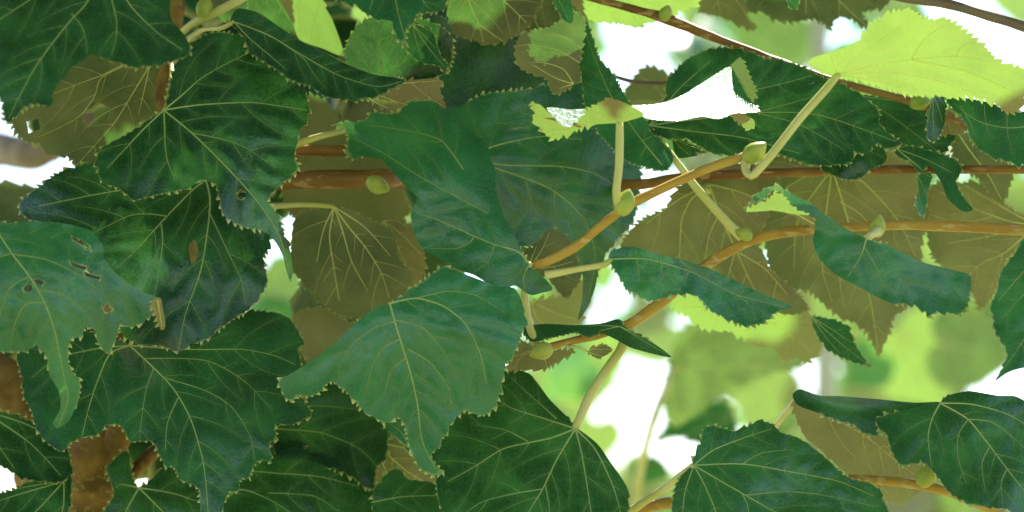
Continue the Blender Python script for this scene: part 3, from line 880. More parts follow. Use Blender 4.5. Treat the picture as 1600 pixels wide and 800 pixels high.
# ------------------------------------------------------------------ leaves of the branches
leaf(br_shoot, -4, ['s', (968, 192), (1007, 180), (985, 165), 't', (965, 156), (950, 154), (930, 164), (917, 172), 's', (903, 191), (883, 198), (860, 178), 't', (842, 162), (829, 160), (836, 176), (832, 189), (849, 206), (864, 218), (890, 209), 's', (920, 196), (950, 193)],
     b=(968, 192), side=-1, s=(-0.25, 1.3), k=(0, 0, 0), tr=0.42, tone=0.95, tipxy=(835, 185), wav=0.002, grid=6, v=[[(968, 192), (940, 182), (915, 182)], [(915, 190), (880, 203), (845, 195)], [(968, 192), (990, 184), (1003, 179)]], vr=1.2, dens=0,
     extra=[dict(o=['s', (985, 166), (1012, 164), (1041, 159), (1071, 146), (1115, 118), (1140, 104), 't', (1150, 117), (1163, 142), (1176, 161), (1186, 174), 's', (1149, 177), (1122, 186), (1098, 182), (1058, 189), (1011, 185)], b=(990, 175), ref=(1007, 180), d=-3.5, side=1, s=(0.38, -1.44), k=(0, 0, 0), tone=0.9, amp=2.5, dens=0, v=[]),
            dict(o=['s', (855, 168), (890, 171), (917, 171), (905, 190), (884, 199), (866, 184)], b=(890, 171), ref=(885, 197), d=-3.6, side=1, s=(0.3, -1.3), k=(0, 0, 0), tone=0.9, dens=0, v=[]),
            dict(o=['s', (1139, 106), 't', (1157, 89), (1164, 101), (1174, 125), (1181, 142), (1177, 160), 's', (1163, 141), (1150, 117)], b=(1150, 117), ref=(1150, 117), d=1.1, side=-1, s=(-1.2, -0.33), k=(0, 0, 0), tone=0.95, amp=3, dens=0, v=[]),
            dict(o=['s', (1140, 178), (1160, 178), 't', (1180, 189), (1174, 203), (1159, 196)], b=(1150, 178), ref=(1150, 178), d=-1.6, side=-1, s=(0.3, 0.9), k=(0, 0, 0), tone=0.95, amp=2.5, dens=0, v=[])],
     pet=[(968, 215, -4.2), (967, 260, -4.3), (963, 300, -4.4), (968, 326, -3.8)], petr=6.5, label="sunlit leaf seen edge-on, its top bleached white by the sun")
leaf(br_shoot, -3, [(1308, 118), 's', (1285, 112), (1262, 100), (1270, 90), (1300, 81), 't', (1341, 64), (1361, 37), (1391, 20), (1422, 15), (1445, 30), (1479, 29), (1498, 40), (1520, 57), (1537, 71), (1553, 88), (1570, 100), (1602, 108), (1618, 132), (1602, 152), (1594, 172), (1574, 177), (1558, 164), (1516, 152), (1489, 153), (1459, 149), (1425, 149), (1381, 136), (1344, 126)],
     b=(1309, 117), side=-1, s=(0.15, 0.75), k=(3, 0, -5), tone=1.0, tipxy=(1612, 132), vr=2.0,
     v=[[(1309, 117), (1348, 82), (1380, 60), (1410, 37)], [(1309, 117), (1360, 104), (1425, 93), (1496, 88), (1548, 96)], [(1425, 93), (1436, 72), (1454, 53), (1476, 40)], [(1425, 93), (1470, 102), (1516, 113), (1580, 142)], [(1309, 117), (1364, 113), (1422, 117), (1489, 133), (1550, 158)], [(1309, 117), (1302, 98), (1298, 86)], [(1495, 89), (1500, 75), (1520, 66)], [(1309, 117), (1380, 128), (1420, 142)]], dens=0,
     pet=[(1290, 140, -3.4), (1250, 185, -3.8), (1215, 230, -4.0), (1190, 260, -4.0), (1174, 275, -3.9), (1165, 266, -3.5), (1166, 250, -3.1)], petr=6.5, label="bright lime leaf lit through from behind, seen from below")
leaf(br_shoot, -2, [(950, 398), 's', (960, 390), (987, 385), (1031, 398), (1061, 405), (1102, 417), (1146, 437), (1196, 461), (1238, 479), 't', (1217, 485), (1205, 495), (1190, 506), (1163, 510), (1142, 501), (1108, 484), (1088, 462), (1051, 461), (1017, 471), (994, 461), (977, 451), (970, 434), (960, 424)],
     b=(955, 405), tip=8, s=(0.1, -0.25), k=(4, 0, -3), tr=0.03, tone=0.65, amp=4.2, vr=1.2, v=[[(955, 405), (1010, 405), (1080, 425), (1150, 460), (1225, 480)], [(993, 390), (997, 420), (1000, 440)], [(1032, 400), (1035, 435), (1045, 455)], [(1062, 407), (1090, 430), (1105, 455)], [(1075, 425), (1070, 445)], [(1150, 460), (1175, 480), (1180, 500)]], dens=26,
     pet=[(945, 413, -2), (900, 421, -2), (852, 430, -1.8)], petr=5, label="folded blue-green leaf crossing in front of the tan undersides")
leaf(br_low, 12, [(1050, 465), (1092, 459), (1130, 478), (1190, 490), (1243, 480), (1262, 485), (1274, 508), (1284, 545), (1260, 568), (1245, 558), (1225, 566), (1210, 545), (1180, 540), (1142, 518), (1102, 515), (1075, 495), (1054, 484)], b=(1180, 490), side=-1, s=(0.1, 0.9), tr=0.8, tone=0.85, tipxy=(1275, 555), label="yellow-green leaf underside catching sun below the folded leaf")
leaf(br_low, 7, [(1268, 495), (1300, 499), (1326, 510), (1333, 532), (1350, 560), (1362, 573), (1320, 561), (1290, 543), (1275, 520)], s=(0.1, -0.6), tone=0.55, tipxy=(1360, 572), vr=1.0)
leaf(br_low, -1.5, [(1356, 374), 's', (1381, 381), (1415, 397), (1442, 410), (1482, 420), (1515, 430), 't', (1517, 454), (1513, 474), (1503, 490), (1462, 488), (1452, 498), (1442, 484), (1422, 476), 's', (1395, 474), (1364, 461), (1347, 451), (1320, 437), (1300, 424), (1280, 403), (1270, 376), (1275, 350), 't', (1257, 339), (1240, 331), (1228, 308), (1210, 296), (1195, 310), (1180, 316), (1163, 328), (1180, 305), (1192, 297), (1212, 289), 's', (1234, 301), (1265, 316), (1283, 331), (1315, 353)],
     b=(1354, 372), tip=7, tipxy=(1503, 488), s=(0.1, -0.25), k=(5, 0, -3), tone=0.65, amp=4.2, vr=1.4, v=[[(1354, 372), (1400, 395), (1440, 430), (1485, 470), (1500, 486)], [(1354, 372), (1345, 400), (1325, 432)], [(1354, 372), (1390, 415), (1430, 470)], [(1354, 372), (1380, 385), (1430, 410), (1490, 430)], [(1354, 372), (1320, 365), (1290, 372)], [(1350, 385), (1370, 420), (1380, 455)]], dens=30,
     extra=[dict(o=['t', (1165, 331), (1185, 318), (1200, 313), (1212, 301), (1228, 310), (1240, 326), (1262, 334), 's', (1275, 350), (1270, 356), (1255, 345), (1215, 330)], b=(1272, 350), ref=(1272, 350), d=-1.4, side=-1, s=(0.15, 0.8), k=(0, 0, 0), tone=0.8, dens=0, amp=3, v=[[(1272, 350), (1240, 333), (1205, 326), (1178, 328)]], vr=1.0)],
     pet=[(1362, 366, 0), (1371, 360, 0.8)], petr=7, label="folded glossy leaf with a curled serrated end, hung from the arching twig")
leaf(br_low, 9, [(1310, 228), (1240, 232), (1200, 255), (1185, 310), (1176, 345), (1196, 376), (1201, 417), (1216, 437), (1237, 451), (1265, 455), (1290, 478), (1315, 497), (1337, 505), (1356, 522), (1366, 542), (1372, 558), (1380, 540), (1390, 521), (1396, 494), (1414, 484), (1440, 440), (1440, 380), (1452, 330), (1445, 262), (1380, 235)], b=(1300, 264), side=-1, s=(0.0, 0.45), k=(2, 0, -2), tr=0.10, tone=0.65, tipxy=(1372, 555), vr=1.7,
     v=[[(1300, 264), (1312, 300), (1325, 345), (1340, 400), (1360, 470), (1372, 545)], [(1300, 264), (1345, 282), (1400, 340), (1430, 400)], [(1300, 264), (1265, 310), (1245, 350), (1240, 420)], [(1300, 264), (1250, 280), (1205, 310)], [(1312, 315), (1345, 335), (1370, 370)], [(1318, 400), (1312, 440), (1320, 480)], [(1300, 264), (1290, 340), (1285, 420), (1300, 470)]], dens=40, label="tan leaf underside with long toothed tip above the blurred garden")
leaf(br_low, 7.5, [(1105, 262), (1062, 290), (1038, 326), (1005, 341), (988, 358), (970, 383), (985, 405), (1050, 440), (1150, 475), (1240, 492), (1262, 480), (1243, 455), (1203, 420), (1193, 395), (1182, 375), (1200, 340), (1215, 270), (1160, 255)], b=(1108, 288), side=-1, s=(0.0, 0.45), k=(2, 0, -2), tr=0.10, tone=0.55, tipxy=(1250, 485), vr=1.7,
     v=[[(1108, 288), (1125, 335), (1145, 380), (1175, 445), (1190, 475)], [(1108, 288), (1080, 312), (1065, 345), (1061, 420)], [(1122, 338), (1108, 368), (1100, 415)], [(1108, 288), (1150, 298), (1195, 315)], [(1108, 288), (1060, 312), (1010, 350)], [(1150, 390), (1138, 430), (1135, 455)], [(1155, 395), (1195, 420), (1230, 460)]], dens=40,
     pet=[(1100, 292, 6), (1106, 300, 4)], petr=4, label="broad tan leaf underside behind the oblique green stalk")
tube_px("petiole", [(1022, 205, 2.5), (1050, 243, 1.6), (1085, 290, 1.4), (1120, 330, 1.6), (1146, 358, 1.9), (1160, 368, 2)], [5, 5, 6.5, 7, 8, 11], M_PET, br_low, sides=9)
leaf(br_main, 2.5, [(1012, 190), (1041, 150), (1041, 128), (1060, 105), (1075, 91), (1095, 81), (1109, 76), (1139, 74), (1176, 83), (1196, 91), (1247, 101), (1280, 118), (1344, 146), (1358, 159), (1373, 172), (1375, 196), (1395, 213), (1409, 223), (1391, 234), (1368, 224), (1354, 241), (1334, 237), (1331, 254), (1300, 258), (1264, 257), (1217, 241), (1176, 240), (1122, 242), (1095, 231), (1075, 217), (1051, 218), (1021, 210)],
     b=(1014, 196), tip=17, tipxy=(1405, 223), s=(0.0, -0.55), k=(0.5, 0, 5), tone=0.2, amp=3.5, vr=1.4,
     v=[[(1014, 196), (1090, 186), (1180, 176), (1280, 180), (1400, 221)], [(1014, 196), (1100, 150), (1190, 138), (1270, 118)], [(1014, 196), (1080, 205), (1160, 215), (1250, 240)], [(1014, 196), (1060, 140), (1110, 95)], [(1180, 176), (1240, 160), (1310, 140)], [(1180, 176), (1250, 195), (1320, 235)]], dens=30, label="dark green leaf behind the sun-bleached one")
leaf(br_main, 3.9, [(1290, 235), (1340, 215), (1372, 215), (1386, 245), (1380, 256), (1360, 265), (1345, 278), (1320, 281), (1300, 273), (1284, 266)], b=(1320, 225), s=(0, -0.35), tone=0.1, amp=3, per=8, vr=0.8)
leaf(br_main, 2.6, [(1395, 226), (1440, 232), (1478, 242), (1502, 256), (1500, 272), (1494, 285), 's', (1506, 310), (1521, 327), (1506, 331), (1482, 312), (1471, 286), 't', (1452, 258), (1437, 271), (1422, 252), (1404, 246)], b=(1400, 232), s=(0.1, -0.7), tone=0.3, amp=3, tipxy=(1515, 329), vr=1.0, dens=0, label="ragged dark leaf with torn hanging strip over the level twig")
leaf(br_main, 3.2, [(1432, 272), (1456, 272), (1450, 300), (1448, 322), (1444, 340), (1430, 322), (1434, 298)], s=(0.5, -0.3), tone=0.8, amp=2, vr=0.9, dens=0)
leaf(br_top, 6, [(1345, 150), (1420, 158), (1480, 172), (1500, 190), (1492, 216), (1470, 240), (1400, 235), (1365, 195)], s=(0.1, -0.5), tone=0.2, tipxy=(1470, 240), vr=1.1)
leaf(br_top, 2.5, [(1458, 148), (1475, 152), (1478, 175), (1472, 205), (1460, 222), (1448, 214), (1450, 180)], s=(0.4, -0.3), tone=0.12, amp=2.5, vr=0.8, dens=0)
leaf(br_top, 2, [(1479, 156), 's', (1496, 151), (1550, 161), (1574, 174), (1600, 174), 't', (1660, 195), (1650, 262), (1600, 259), (1577, 253), (1553, 246), (1530, 233), (1516, 216), (1510, 196), (1496, 176), (1484, 166)], b=(1640, 190), s=(0.2, -0.7), k=(4, 0, 8), tone=0.45, tipxy=(1484, 160), v=[[(1640, 190), (1580, 200), (1530, 190), (1490, 162)], [(1538, 165), (1540, 190), (1546, 212)], [(1573, 178), (1574, 205), (1582, 240)], [(1500, 165), (1515, 190), (1525, 215)]], vr=1.1, dens=0, label="blue-green leaf with pale toothed edge under the lime leaf's tip")
leaf(br_top, 4.5, [(1480, 170), (1500, 172), (1514, 200), (1498, 209), (1474, 210), (1470, 190)], side=-1, s=(0, 0.4), tr=0.10, tone=0.8, amp=3, vr=0.8, dens=0)
leaf(br_top, 7, [(1490, 208), (1516, 212), (1548, 243), (1582, 258), (1575, 300), (1560, 320), (1530, 280), (1500, 262), (1488, 240)], side=-1, s=(0.1, 0.3), tone=0.2, v=[[(1495, 205), (1515, 235), (1545, 275), (1565, 312)]], vr=1.5, dens=0)
leaf(br_low, 10, [(1620, 348), (1584, 329), (1560, 309), (1543, 288), (1496, 285), (1450, 292), (1440, 330), (1449, 366), (1455, 397), (1469, 413), (1520, 460), (1530, 484), (1547, 468), (1560, 447), (1566, 425), (1580, 400), (1630, 390)], b=(1618, 352), side=-1, s=(-0.1, 0.45), tr=0.10, tone=0.7, vr=1.6, tipxy=(1530, 480), v=[[(1618, 352), (1575, 345), (1523, 326), (1470, 300)], [(1618, 352), (1570, 395), (1535, 410), (1512, 432)], [(1618, 352), (1540, 370), (1480, 380)], [(1618, 352), (1560, 320), (1510, 290)], [(1575, 425), (1545, 440), (1530, 460)]], dens=36, label="tan leaf underside at the twig's thick end")
leaf(br_low, -1, [(1640, 350), (1600, 376), (1584, 397), (1563, 427), (1557, 457), (1547, 478), (1552, 497), (1553, 515), (1560, 528), (1570, 541), (1573, 560), 's', (1563, 580), (1554, 596), (1575, 582), 't', (1602, 575), (1680, 580), (1720, 470), (1700, 370)], b=(1690, 380), s=(0.3, -0.6), k=(8, 0, 5), tone=0.5, tipxy=(1556, 592), vr=1.3, v=[[(1690, 380), (1640, 450), (1600, 530), (1560, 588)], [(1690, 380), (1620, 405), (1560, 470)], [(1660, 420), (1610, 450), (1560, 505)], [(1690, 380), (1680, 470), (1660, 560)]], dens=30, label="blue-green toothed leaf drooping beside white sky")
leaf(br_top, 7, [(893, -30), (893, 0), (903, 17), (923, 31), (937, 34), (960, 36), (980, 40), (1000, 44), (1007, 37), (1027, 34), (1055, 20), (1085, 10), (1095, -5), (1050, -40)], b=(960, -40), side=-1, s=(0, 0.7), tone=1.0, tipxy=(1000, 44), vr=1.2, label="lime leaf lit through, above the thin sloping twig")
leaf(br_top, 14, [(1110, -40), (1090, 0), (1095, 20), (1122, 25), (1142, 34), (1176, 48), (1182, 44), (1167, 20), (1185, -25)], b=(1120, -30), side=-1, s=(0, 0.6), tone=0.6, tipxy=(1180, 46), vr=1.1)
leaf(br_corner, 11, [(1270, -60), (1180, -40), (1166, 14), (1190, 18), (1206, 30), (1240, 34), (1262, 30), (1280, 32), (1297, 47), (1305, 30), (1324, 27), (1341, 37), (1357, 45), (1345, 20), (1358, 17), (1386, 7), (1400, -30)], b=(1275, -50), side=-1, s=(0, 0.5), tone=0.15, tipxy=(1357, 45), vr=1.4, label="dark leaf underside with ragged lobes hanging from the corner twig")
leaf(br_corner, 1, [(1228, -20), (1248, -20), (1248, 10), (1242, 15), (1232, 10)], s=(0, -0.6), tone=0.7, amp=1.5, vr=0.8, dens=0)
leaf(br_top, 3, [(855, -30), (892, -30), (893, 0), (897, 30), (890, 38), (875, 22), (862, 0)], s=(0.2, -0.6), tone=0.55, amp=2, vr=0.9, dens=0)
leaf(br_main, 1, [(1038, 267), (1053, 245), (1028, 213), (1011, 189), (980, 155), (960, 118), (937, 91), (920, 40), (913, 28), (910, 61), (907, 88), (903, 101), (910, 128), (912, 155), (914, 166), (934, 206), (954, 228), (977, 250), (996, 258)], b=(1035, 258), tip=8, s=(-0.5, -0.5), k=(0, 0, 0), tone=0.5, amp=2.6, per=9, vr=1.2, v=[[(1035, 258), (1000, 215), (955, 150), (925, 80), (914, 40)], [(1010, 228), (1000, 245)], [(1005, 220), (1020, 212)], [(975, 180), (950, 190)]], dens=24, label="narrow blue-green leaf standing on edge behind the sun-bleached leaf")
leaf(br_main, 3.2, ['t', (1051, 217), (1061, 213), (1080, 224), (1104, 237), 's', (1085, 244), (1061, 247), (1053, 235)], s=(0.3, -0.8), tone=0.0, amp=2.5, per=8, vr=0.8, dens=0)
leaf(br_main, 22, [(1045, 160), (970, 165), (975, 145), (990, 120), (1010, 102), (1035, 110), (1055, 128)], side=-1, s=(0, 0.4), tone=0.5, vr=1.0, dens=0)
leaf(br_low, 3, [(856, 358), (873, 361), (890, 376), (900, 400), (909, 424), (903, 444), (884, 465), (868, 450), (856, 434), (830, 425), (815, 410), (815, 388), (836, 384)], b=(826, 420), side=-1, s=(0.1, 0.2), tone=0.15, vr=1.0, tipxy=(860, 360), label="small green leaf underside behind the shoot's joint")
leaf(br_low, 12, [(830, 470), (880, 462), (908, 436), (914, 470), (905, 505), (840, 512)], side=-1, s=(0, 0.5), tone=0.9, vr=1.0, dens=0)
leaf(br_low, 3.6, [(846, 546), (809, 530), (800, 555), (790, 577), (829, 578), (849, 578), (873, 565), (899, 547)], b=(840, 545), side=-1, s=(0, 0.5), tr=0.10, tone=0.75, vr=0.9, dens=0, tipxy=(800, 575))
leaf(br_low, 2.0, ['s', (815, 512), (850, 506), (900, 508), (940, 505), 't', (968, 498), (976, 510), 's', (1015, 532), (1050, 558), (1020, 553), (985, 543), (965, 532), 't', (940, 521), (920, 528), (900, 520), (862, 528), (830, 534)], b=(968, 510), s=(0.0, -0.7), tone=0.3, amp=2.5, per=8, vr=0.9, dens=0, tipxy=(1050, 557), label="rolled narrow leaf lying along the twig with a thin pointed end")
leaf(br_low, 2.2, [(918, 548), (930, 541), (945, 538), (957, 546), (948, 554), (935, 560), (925, 556)], b=(918, 549), side=-1, s=(0.2, 0.4), tone=0.5, amp=2.5, per=8, vr=0.8, dens=0, pet=[(905, 543, 2), (888, 541, 2.1)], petr=2, label="tiny withered brown leaf under the rolled leaf")
leaf(br_low, 2.2, [(900, 668), 's', (890, 655), (859, 624), (839, 597), (826, 583), 't', (792, 574), (755, 582), (700, 615), (672, 690), (680, 746), (683, 770), (689, 800), (705, 850), (800, 880), (900, 870), (986, 840), (982, 800), 's', (980, 762), (951, 718), (934, 694), (912, 676)],
     b=(899, 670), tip=13, tipxy=(800, 875), s=(0.0, -0.8), k=(5, 0, 5), tone=0.08, amp=3, vr=1.8,
     v=[[(899, 670), (870, 718), (848, 764), (825, 803), (805, 860)], [(899, 670), (862, 684), (825, 692), (785, 702), (740, 730), (700, 752)], [(899, 670), (850, 654), (800, 638), (770, 620)], [(899, 670), (908, 705), (916, 750), (928, 830)], [(899, 670), (930, 702), (958, 760), (972, 810)], [(848, 764), (800, 772), (750, 786), (705, 820)], [(852, 758), (858, 790), (860, 830)], [(870, 655), (845, 632), (820, 610), (798, 590)], [(825, 690), (790, 672), (740, 664)]], dens=40,
     pet=[(920, 622, 2.6), (945, 582, 2.8), (970, 546, 3), (984, 512, 3.1)], petr=7.5, label="big dark leaf with a star of pale veins, hung on a thick green stalk")
leaf(br_foot, -1, [(1083, 727), (1082, 718), (1095, 689), (1100, 668), (1115, 665), (1149, 673), (1183, 658), (1206, 662), (1220, 675), (1250, 685), (1282, 708), (1310, 733), (1325, 746), (1361, 756), (1378, 768), (1380, 782), (1389, 798), (1375, 830), (1300, 860), (1150, 870), (1055, 840), (1050, 790), (1056, 757), (1072, 735)],
     b=(1084, 727), tip=16, tipxy=(1385, 800), s=(0.05, -0.6), k=(5, 0, 6), tone=0.3, amp=3.0, vr=1.5,
     v=[[(1084, 727), (1160, 725), (1240, 738), (1310, 752), (1365, 775)], [(1084, 727), (1130, 754), (1165, 774), (1215, 802), (1290, 840)], [(1084, 727), (1102, 760), (1120, 805), (1130, 860)], [(1084, 727), (1115, 703), (1160, 685), (1205, 670)], [(1084, 727), (1070, 770), (1065, 820)], [(1165, 774), (1230, 768), (1300, 776), (1370, 792)], [(1160, 725), (1190, 708), (1240, 702)], [(1160, 772), (1168, 790), (1172, 820)]], dens=36,
     pet=[(1062, 745, 0), (1040, 762, 1.5), (1005, 785, 3.5), (975, 806, 5)], petr=6, label="dark leaf with pale base on a yellow stalk, below the blurred garden")
leaf(br_foot, 0, [(1469, 628), 's', (1478, 619), (1513, 611), (1560, 618), (1587, 619), 't', (1610, 632), (1660, 670), (1680, 760), (1640, 840), (1578, 798), (1557, 794), (1516, 788), (1489, 774), (1472, 756), (1459, 737), (1437, 720), (1418, 727), (1406, 727), (1398, 716), (1391, 699), (1385, 679), (1375, 674), (1369, 653), 's', (1400, 645), (1440, 634)],
     b=(1469, 630), tip=8, tipxy=(1650, 830), s=(0.1, -0.75), k=(6, 0, 5), tone=0.25, vr=1.6,
     v=[[(1469, 630), (1512, 655), (1545, 695), (1575, 735), (1610, 780), (1640, 830)], [(1469, 630), (1520, 632), (1580, 650), (1640, 690)], [(1469, 630), (1456, 655), (1450, 685), (1456, 730)], [(1512, 656), (1497, 680), (1497, 715), (1510, 755)], [(1512, 655), (1550, 660), (1590, 690), (1630, 730)], [(1545, 700), (1534, 725), (1540, 770)], [(1572, 735), (1564, 755), (1566, 785)]], dens=36,
     extra=[dict(o=['s', (1469, 628), (1429, 629), (1375, 624), (1314, 619), (1280, 618), (1250, 608), (1238, 617), (1246, 633), 't', (1280, 646), (1310, 658), (1334, 663), (1348, 676), (1373, 681), 's', (1372, 660), (1400, 650), (1440, 638)], b=(1469, 630), ref=(1469, 630), d=0.6, side=1, s=(-0.05, -0.4), k=(3, 0, 0), tone=0.15, v=[[(1469, 630), (1400, 635), (1330, 638), (1260, 622)]], vr=1.0, dens=0)],
     label="folded leaf with a pale centre, one side turned down over tan underside")
leaf(br_foot, 5, [(1240, 625), 's', (1320, 635), (1400, 670), (1440, 705), (1455, 755), 't', (1432, 772), (1410, 788), (1390, 785), (1372, 765), (1330, 746), (1283, 704), (1256, 680)], b=(1250, 615), side=-1, s=(0.0, 0.3), tr=0.10, tone=0.9, tipxy=(1410, 786), vr=1.7, amp=3, v=[[(1250, 615), (1283, 650), (1312, 692), (1356, 745), (1400, 780)], [(1270, 635), (1350, 680), (1400, 720), (1440, 750)]], dens=34, pet=[(1236, 635, 6), (1212, 665, 9), (1195, 690, 12)], petr=5, label="brown-tan leaf underside under the folded leaf")

# ------------------------------------------------------------------ plain leaf used for copies (back layers, background, crown)
def plain_leaf(tone, seed, cup):
    """cordate toothed leaf, about 1 unit long, stalk end at the origin, tip along +Y, top side +Z"""
    r = random.Random(seed)
    half = [(0.0, 0.0), (0.10, -0.09), (0.26, -0.11), (0.42, -0.03), (0.53, 0.14), (0.54, 0.34), (0.45, 0.54), (0.31, 0.70), (0.16, 0.84), (0.05, 0.97), (0.0, 1.06)]
    hd = catmull(np.array(half), 0.055)
    right = [(x * r.uniform(.95, 1.05) + (0.016 if i % 2 else -0.012), y) if 0 < i < len(hd) - 1 else (x, y) for i, (x, y) in enumerate(hd)]
    left = [(-x * r.uniform(.93, 1.04), y) for x, y in right[1:-1]][::-1]
    O = np.array(right + left)
    gx, gy = np.meshgrid(np.arange(-0.5, 0.51, 0.125), np.arange(-0.05, 1.0, 0.125))
    G = np.stack([gx.ravel(), gy.ravel()], 1)
    G = G[in_poly(G[:, 0], G[:, 1], O * np.array([0.86, 0.93]))]
    A = np.vstack([O, G])
    res = delaunay_2d_cdt([Vector(p) for p in A], [(i, (i + 1) % len(O)) for i in range(len(O))], [], 1, 1e-5)
    V2 = np.array([tuple(v) for v in res[0]])
    T = []
    for f in res[2]:
        a, b, c = V2[f[0]], V2[f[1]], V2[f[2]]
        T.append(tuple(f) if (b[0] - a[0]) * (c[1] - a[1]) - (b[1] - a[1]) * (c[0] - a[0]) > 0 else tuple(f)[::-1])
    z = -cup * (V2[:, 0]**2 + 0.6 * (V2[:, 1] - 0.2)**2) + 0.12 * np.abs(V2[:, 0]) + 0.03 * np.sin(V2[:, 1] * 7 + seed) * np.abs(V2[:, 0]) * 2
    vs = [((0, 0), (0, 0.95))] + [((0, 0.02), (sx * ex, ey)) for sx in (1, -1) for ex, ey in ((0.42, 0.05), (0.45, 0.42), (0.26, 0.66))]
    vd = seg_dist(V2[:, 0], V2[:, 1], [(*a, *b) for a, b in vs]) * 120
    ed = np.zeros(len(V2))
    for i, og in enumerate(res[3]):
        if any(k < len(O) for k in og):
            ed[i] = 0.9
    V3 = np.stack([V2[:, 0], V2[:, 1], z], 1)
    me = bpy.data.meshes.new("leaf")
    me.from_pydata([tuple(v) for v in V3], [], T)
    me.materials.append(M_LEAF)
    me.polygons.foreach_set("use_smooth", np.ones(len(T), dtype=bool))
    for an, av in (("edge", ed), ("vd", vd), ("tone", np.full(len(V2), tone)), ("tl", np.full(len(V2), tone**2))):
        me.attributes.new(an, 'FLOAT', 'POINT').data.foreach_set("value", np.asarray(av, np.float32))
    ul = me.uv_layers.new(name="UVMap")
    li = np.zeros(len(me.loops), dtype=np.int32)
    me.loops.foreach_get("vertex_index", li)
    ul.data.foreach_set("uv", (V2 * 2.2 + seed).astype(np.float32)[li].ravel())
    # vein mesh of the same leaf
    vv, ff = [], []
    for a, b in vs:
        p = np.array([np.array(a) * (1 - t) + np.array(b) * t for t in np.linspace(0, 1, 7)])
        pz = -cup * (p[:, 0]**2 + 0.6 * (p[:, 1] - 0.2)**2) + 0.12 * np.abs(p[:, 0])
        tv, tf = tube_arrays(np.stack([p[:, 0], p[:, 1], pz], 1), np.linspace(0.009, 0.004, 7), 4)
        n0 = sum(len(q) for q in vv)
        vv.append(tv)
        ff += [tuple(i + n0 for i in f) for f in tf]
    vm = bpy.data.meshes.new("veins")
    vm.from_pydata([tuple(v) for v in np.vstack(vv)], [], ff)
    vm.materials.append(M_VEINU)
    return me, vm, V3, T


PLAIN = {t: [plain_leaf(t, s, c) for s, c in ((1, 0.35), (2, 0.6), (3, 0.15))] for t in (0.05, 0.45, 0.95)}


def frame_rot(tip_dir, normal):
    y = tip_dir.normalized()
    z = (normal - y * normal.dot(y)).normalized()
    x = y.cross(z)
    from mathutils import Matrix
    return Matrix((x, y, z)).transposed()


def copy_leaf(parent, x, y, dcm, size_px, ang, tone, tilt=0.0, roll=0.0, under=False, veins=False, at_base=False):
    """a separate leaf object centred on a point in space; `ang` is where its tip points, `tilt` how far its face turns up"""
    d = FOCUS + dcm / 100
    a = math.radians(ang)
    tdir = RGT * math.cos(a) - UPV * math.sin(a)
    nrm = -FWD
    tl = math.radians(tilt)
    nrm = (nrm * math.cos(tl) + UPV * math.sin(tl)).normalized()
    tdir = (tdir + FWD * random.uniform(-0.25, 0.25))
    if under:
        nrm = -nrm
    nrm = (nrm + RGT * roll).normalized()
    R = frame_rot(tdir, nrm)
    s = size_px * K * d
    me, vm, _, _ = PLAIN[tone][random.randrange(3)]
    ob = bpy.data.objects.new("leaf", me)
    col.objects.link(ob)
    M = R.to_4x4()
    from mathutils import Matrix
    c = unproj(x, y, d) - (R @ Vector((0, 0.42, 0))) * s
    mw = Matrix.Translation(c) @ M @ Matrix.Diagonal((s, s, s, 1))
    ob.parent = parent
    ob.matrix_parent_inverse = parent.matrix_world.inverted()
    ob.matrix_world = mw
    if veins:
        v = bpy.data.objects.new("vein", vm)
        col.objects.link(v)
        v.parent = ob
    return ob


# second layer of leaves just behind the dark cluster: fills the gaps under the crown
rb = random.Random(5)
gaps = [(432, 455, 72), (620, 345, 18), (226, 702, 26), (20, 750, 70), (20, 270, 95), (575, 40, 26), (590, 20, 20), (690, 400, 22), (250, 130, 14), (620, 725, 10)]
cells = [(x, y) for y in range(-40, 860, 92) for x in range(-60, 780, 96)]
for (x, y) in cells:
    x += rb.uniform(-34, 34)
    y += rb.uniform(-34, 34)
    if any((x - gx)**2 + (y - gy)**2 < (gr + 75)**2 for gx, gy, gr in gaps):
        continue
    if x > 640 and y > 420:
        continue
    copy_leaf(tree, x, y, rb.uniform(19, 38), rb.uniform(210, 300), rb.uniform(20, 160), rb.choice((0.05, 0.05, 0.45)), rb.uniform(-10, 60), rb.uniform(-0.4, 0.4), under=rb.random() < 0.35)

# the crown overhead: unseen upper leaves added to shade the cluster, thinned where sun gets through
sun_targets = [((1100, 150, -1), 0.012), ((1150, 135, 0), 0.015), ((1170, 160, 0), 0.012), ((1030, 170, -3), 0.012), ((1450, 95, -3), 0.022), ((1360, 80, -3), 0.02), ((1540, 120, -2), 0.02), ((880, 180, -4), 0.008),
               ((1080, 490, 12), 0.014), ((1125, 505, 12), 0.008), ((1230, 550, 12), -0.004), ((960, 15, 7), 0.02), ((1040, 5, 7), 0.015), ((490, 15, 7), 0.015), ((512, 60, 7), 0.01), ((170, 335, 4), 0.0), ((222, 366, 4), -0.004), ((655, 244, 0), -0.006)]
tpts = [(unproj(px, py, FOCUS + pd / 100), rr) for (px, py, pd), rr in sun_targets]
V, T, AT, UVs, n = [], [], {'edge': [], 'vd': [], 'tone': [], 'tl': []}, [], 0
cnt = 0
me0 = PLAIN[0.45]
geo_cache = []
for me, vm, V3, TT in me0:
    nv = len(me.vertices)
    e = np.zeros(nv, np.float32); me.attributes["edge"].data.foreach_get("value", e)
    q = np.zeros(nv, np.float32); me.attributes["vd"].data.foreach_get("value", q)
    geo_cache.append((V3, TT, e, q))
rc = random.Random(21)
over = [CAM + FWD * rc.uniform(0.30, 1.45) + RGT * rc.uniform(-1.1, 0.95) + Vector((0, 0, rc.uniform(0.42, 1.2))) for _ in range(1000)]  # unseen overhang above and behind the camera, added to block sky and darken sheen
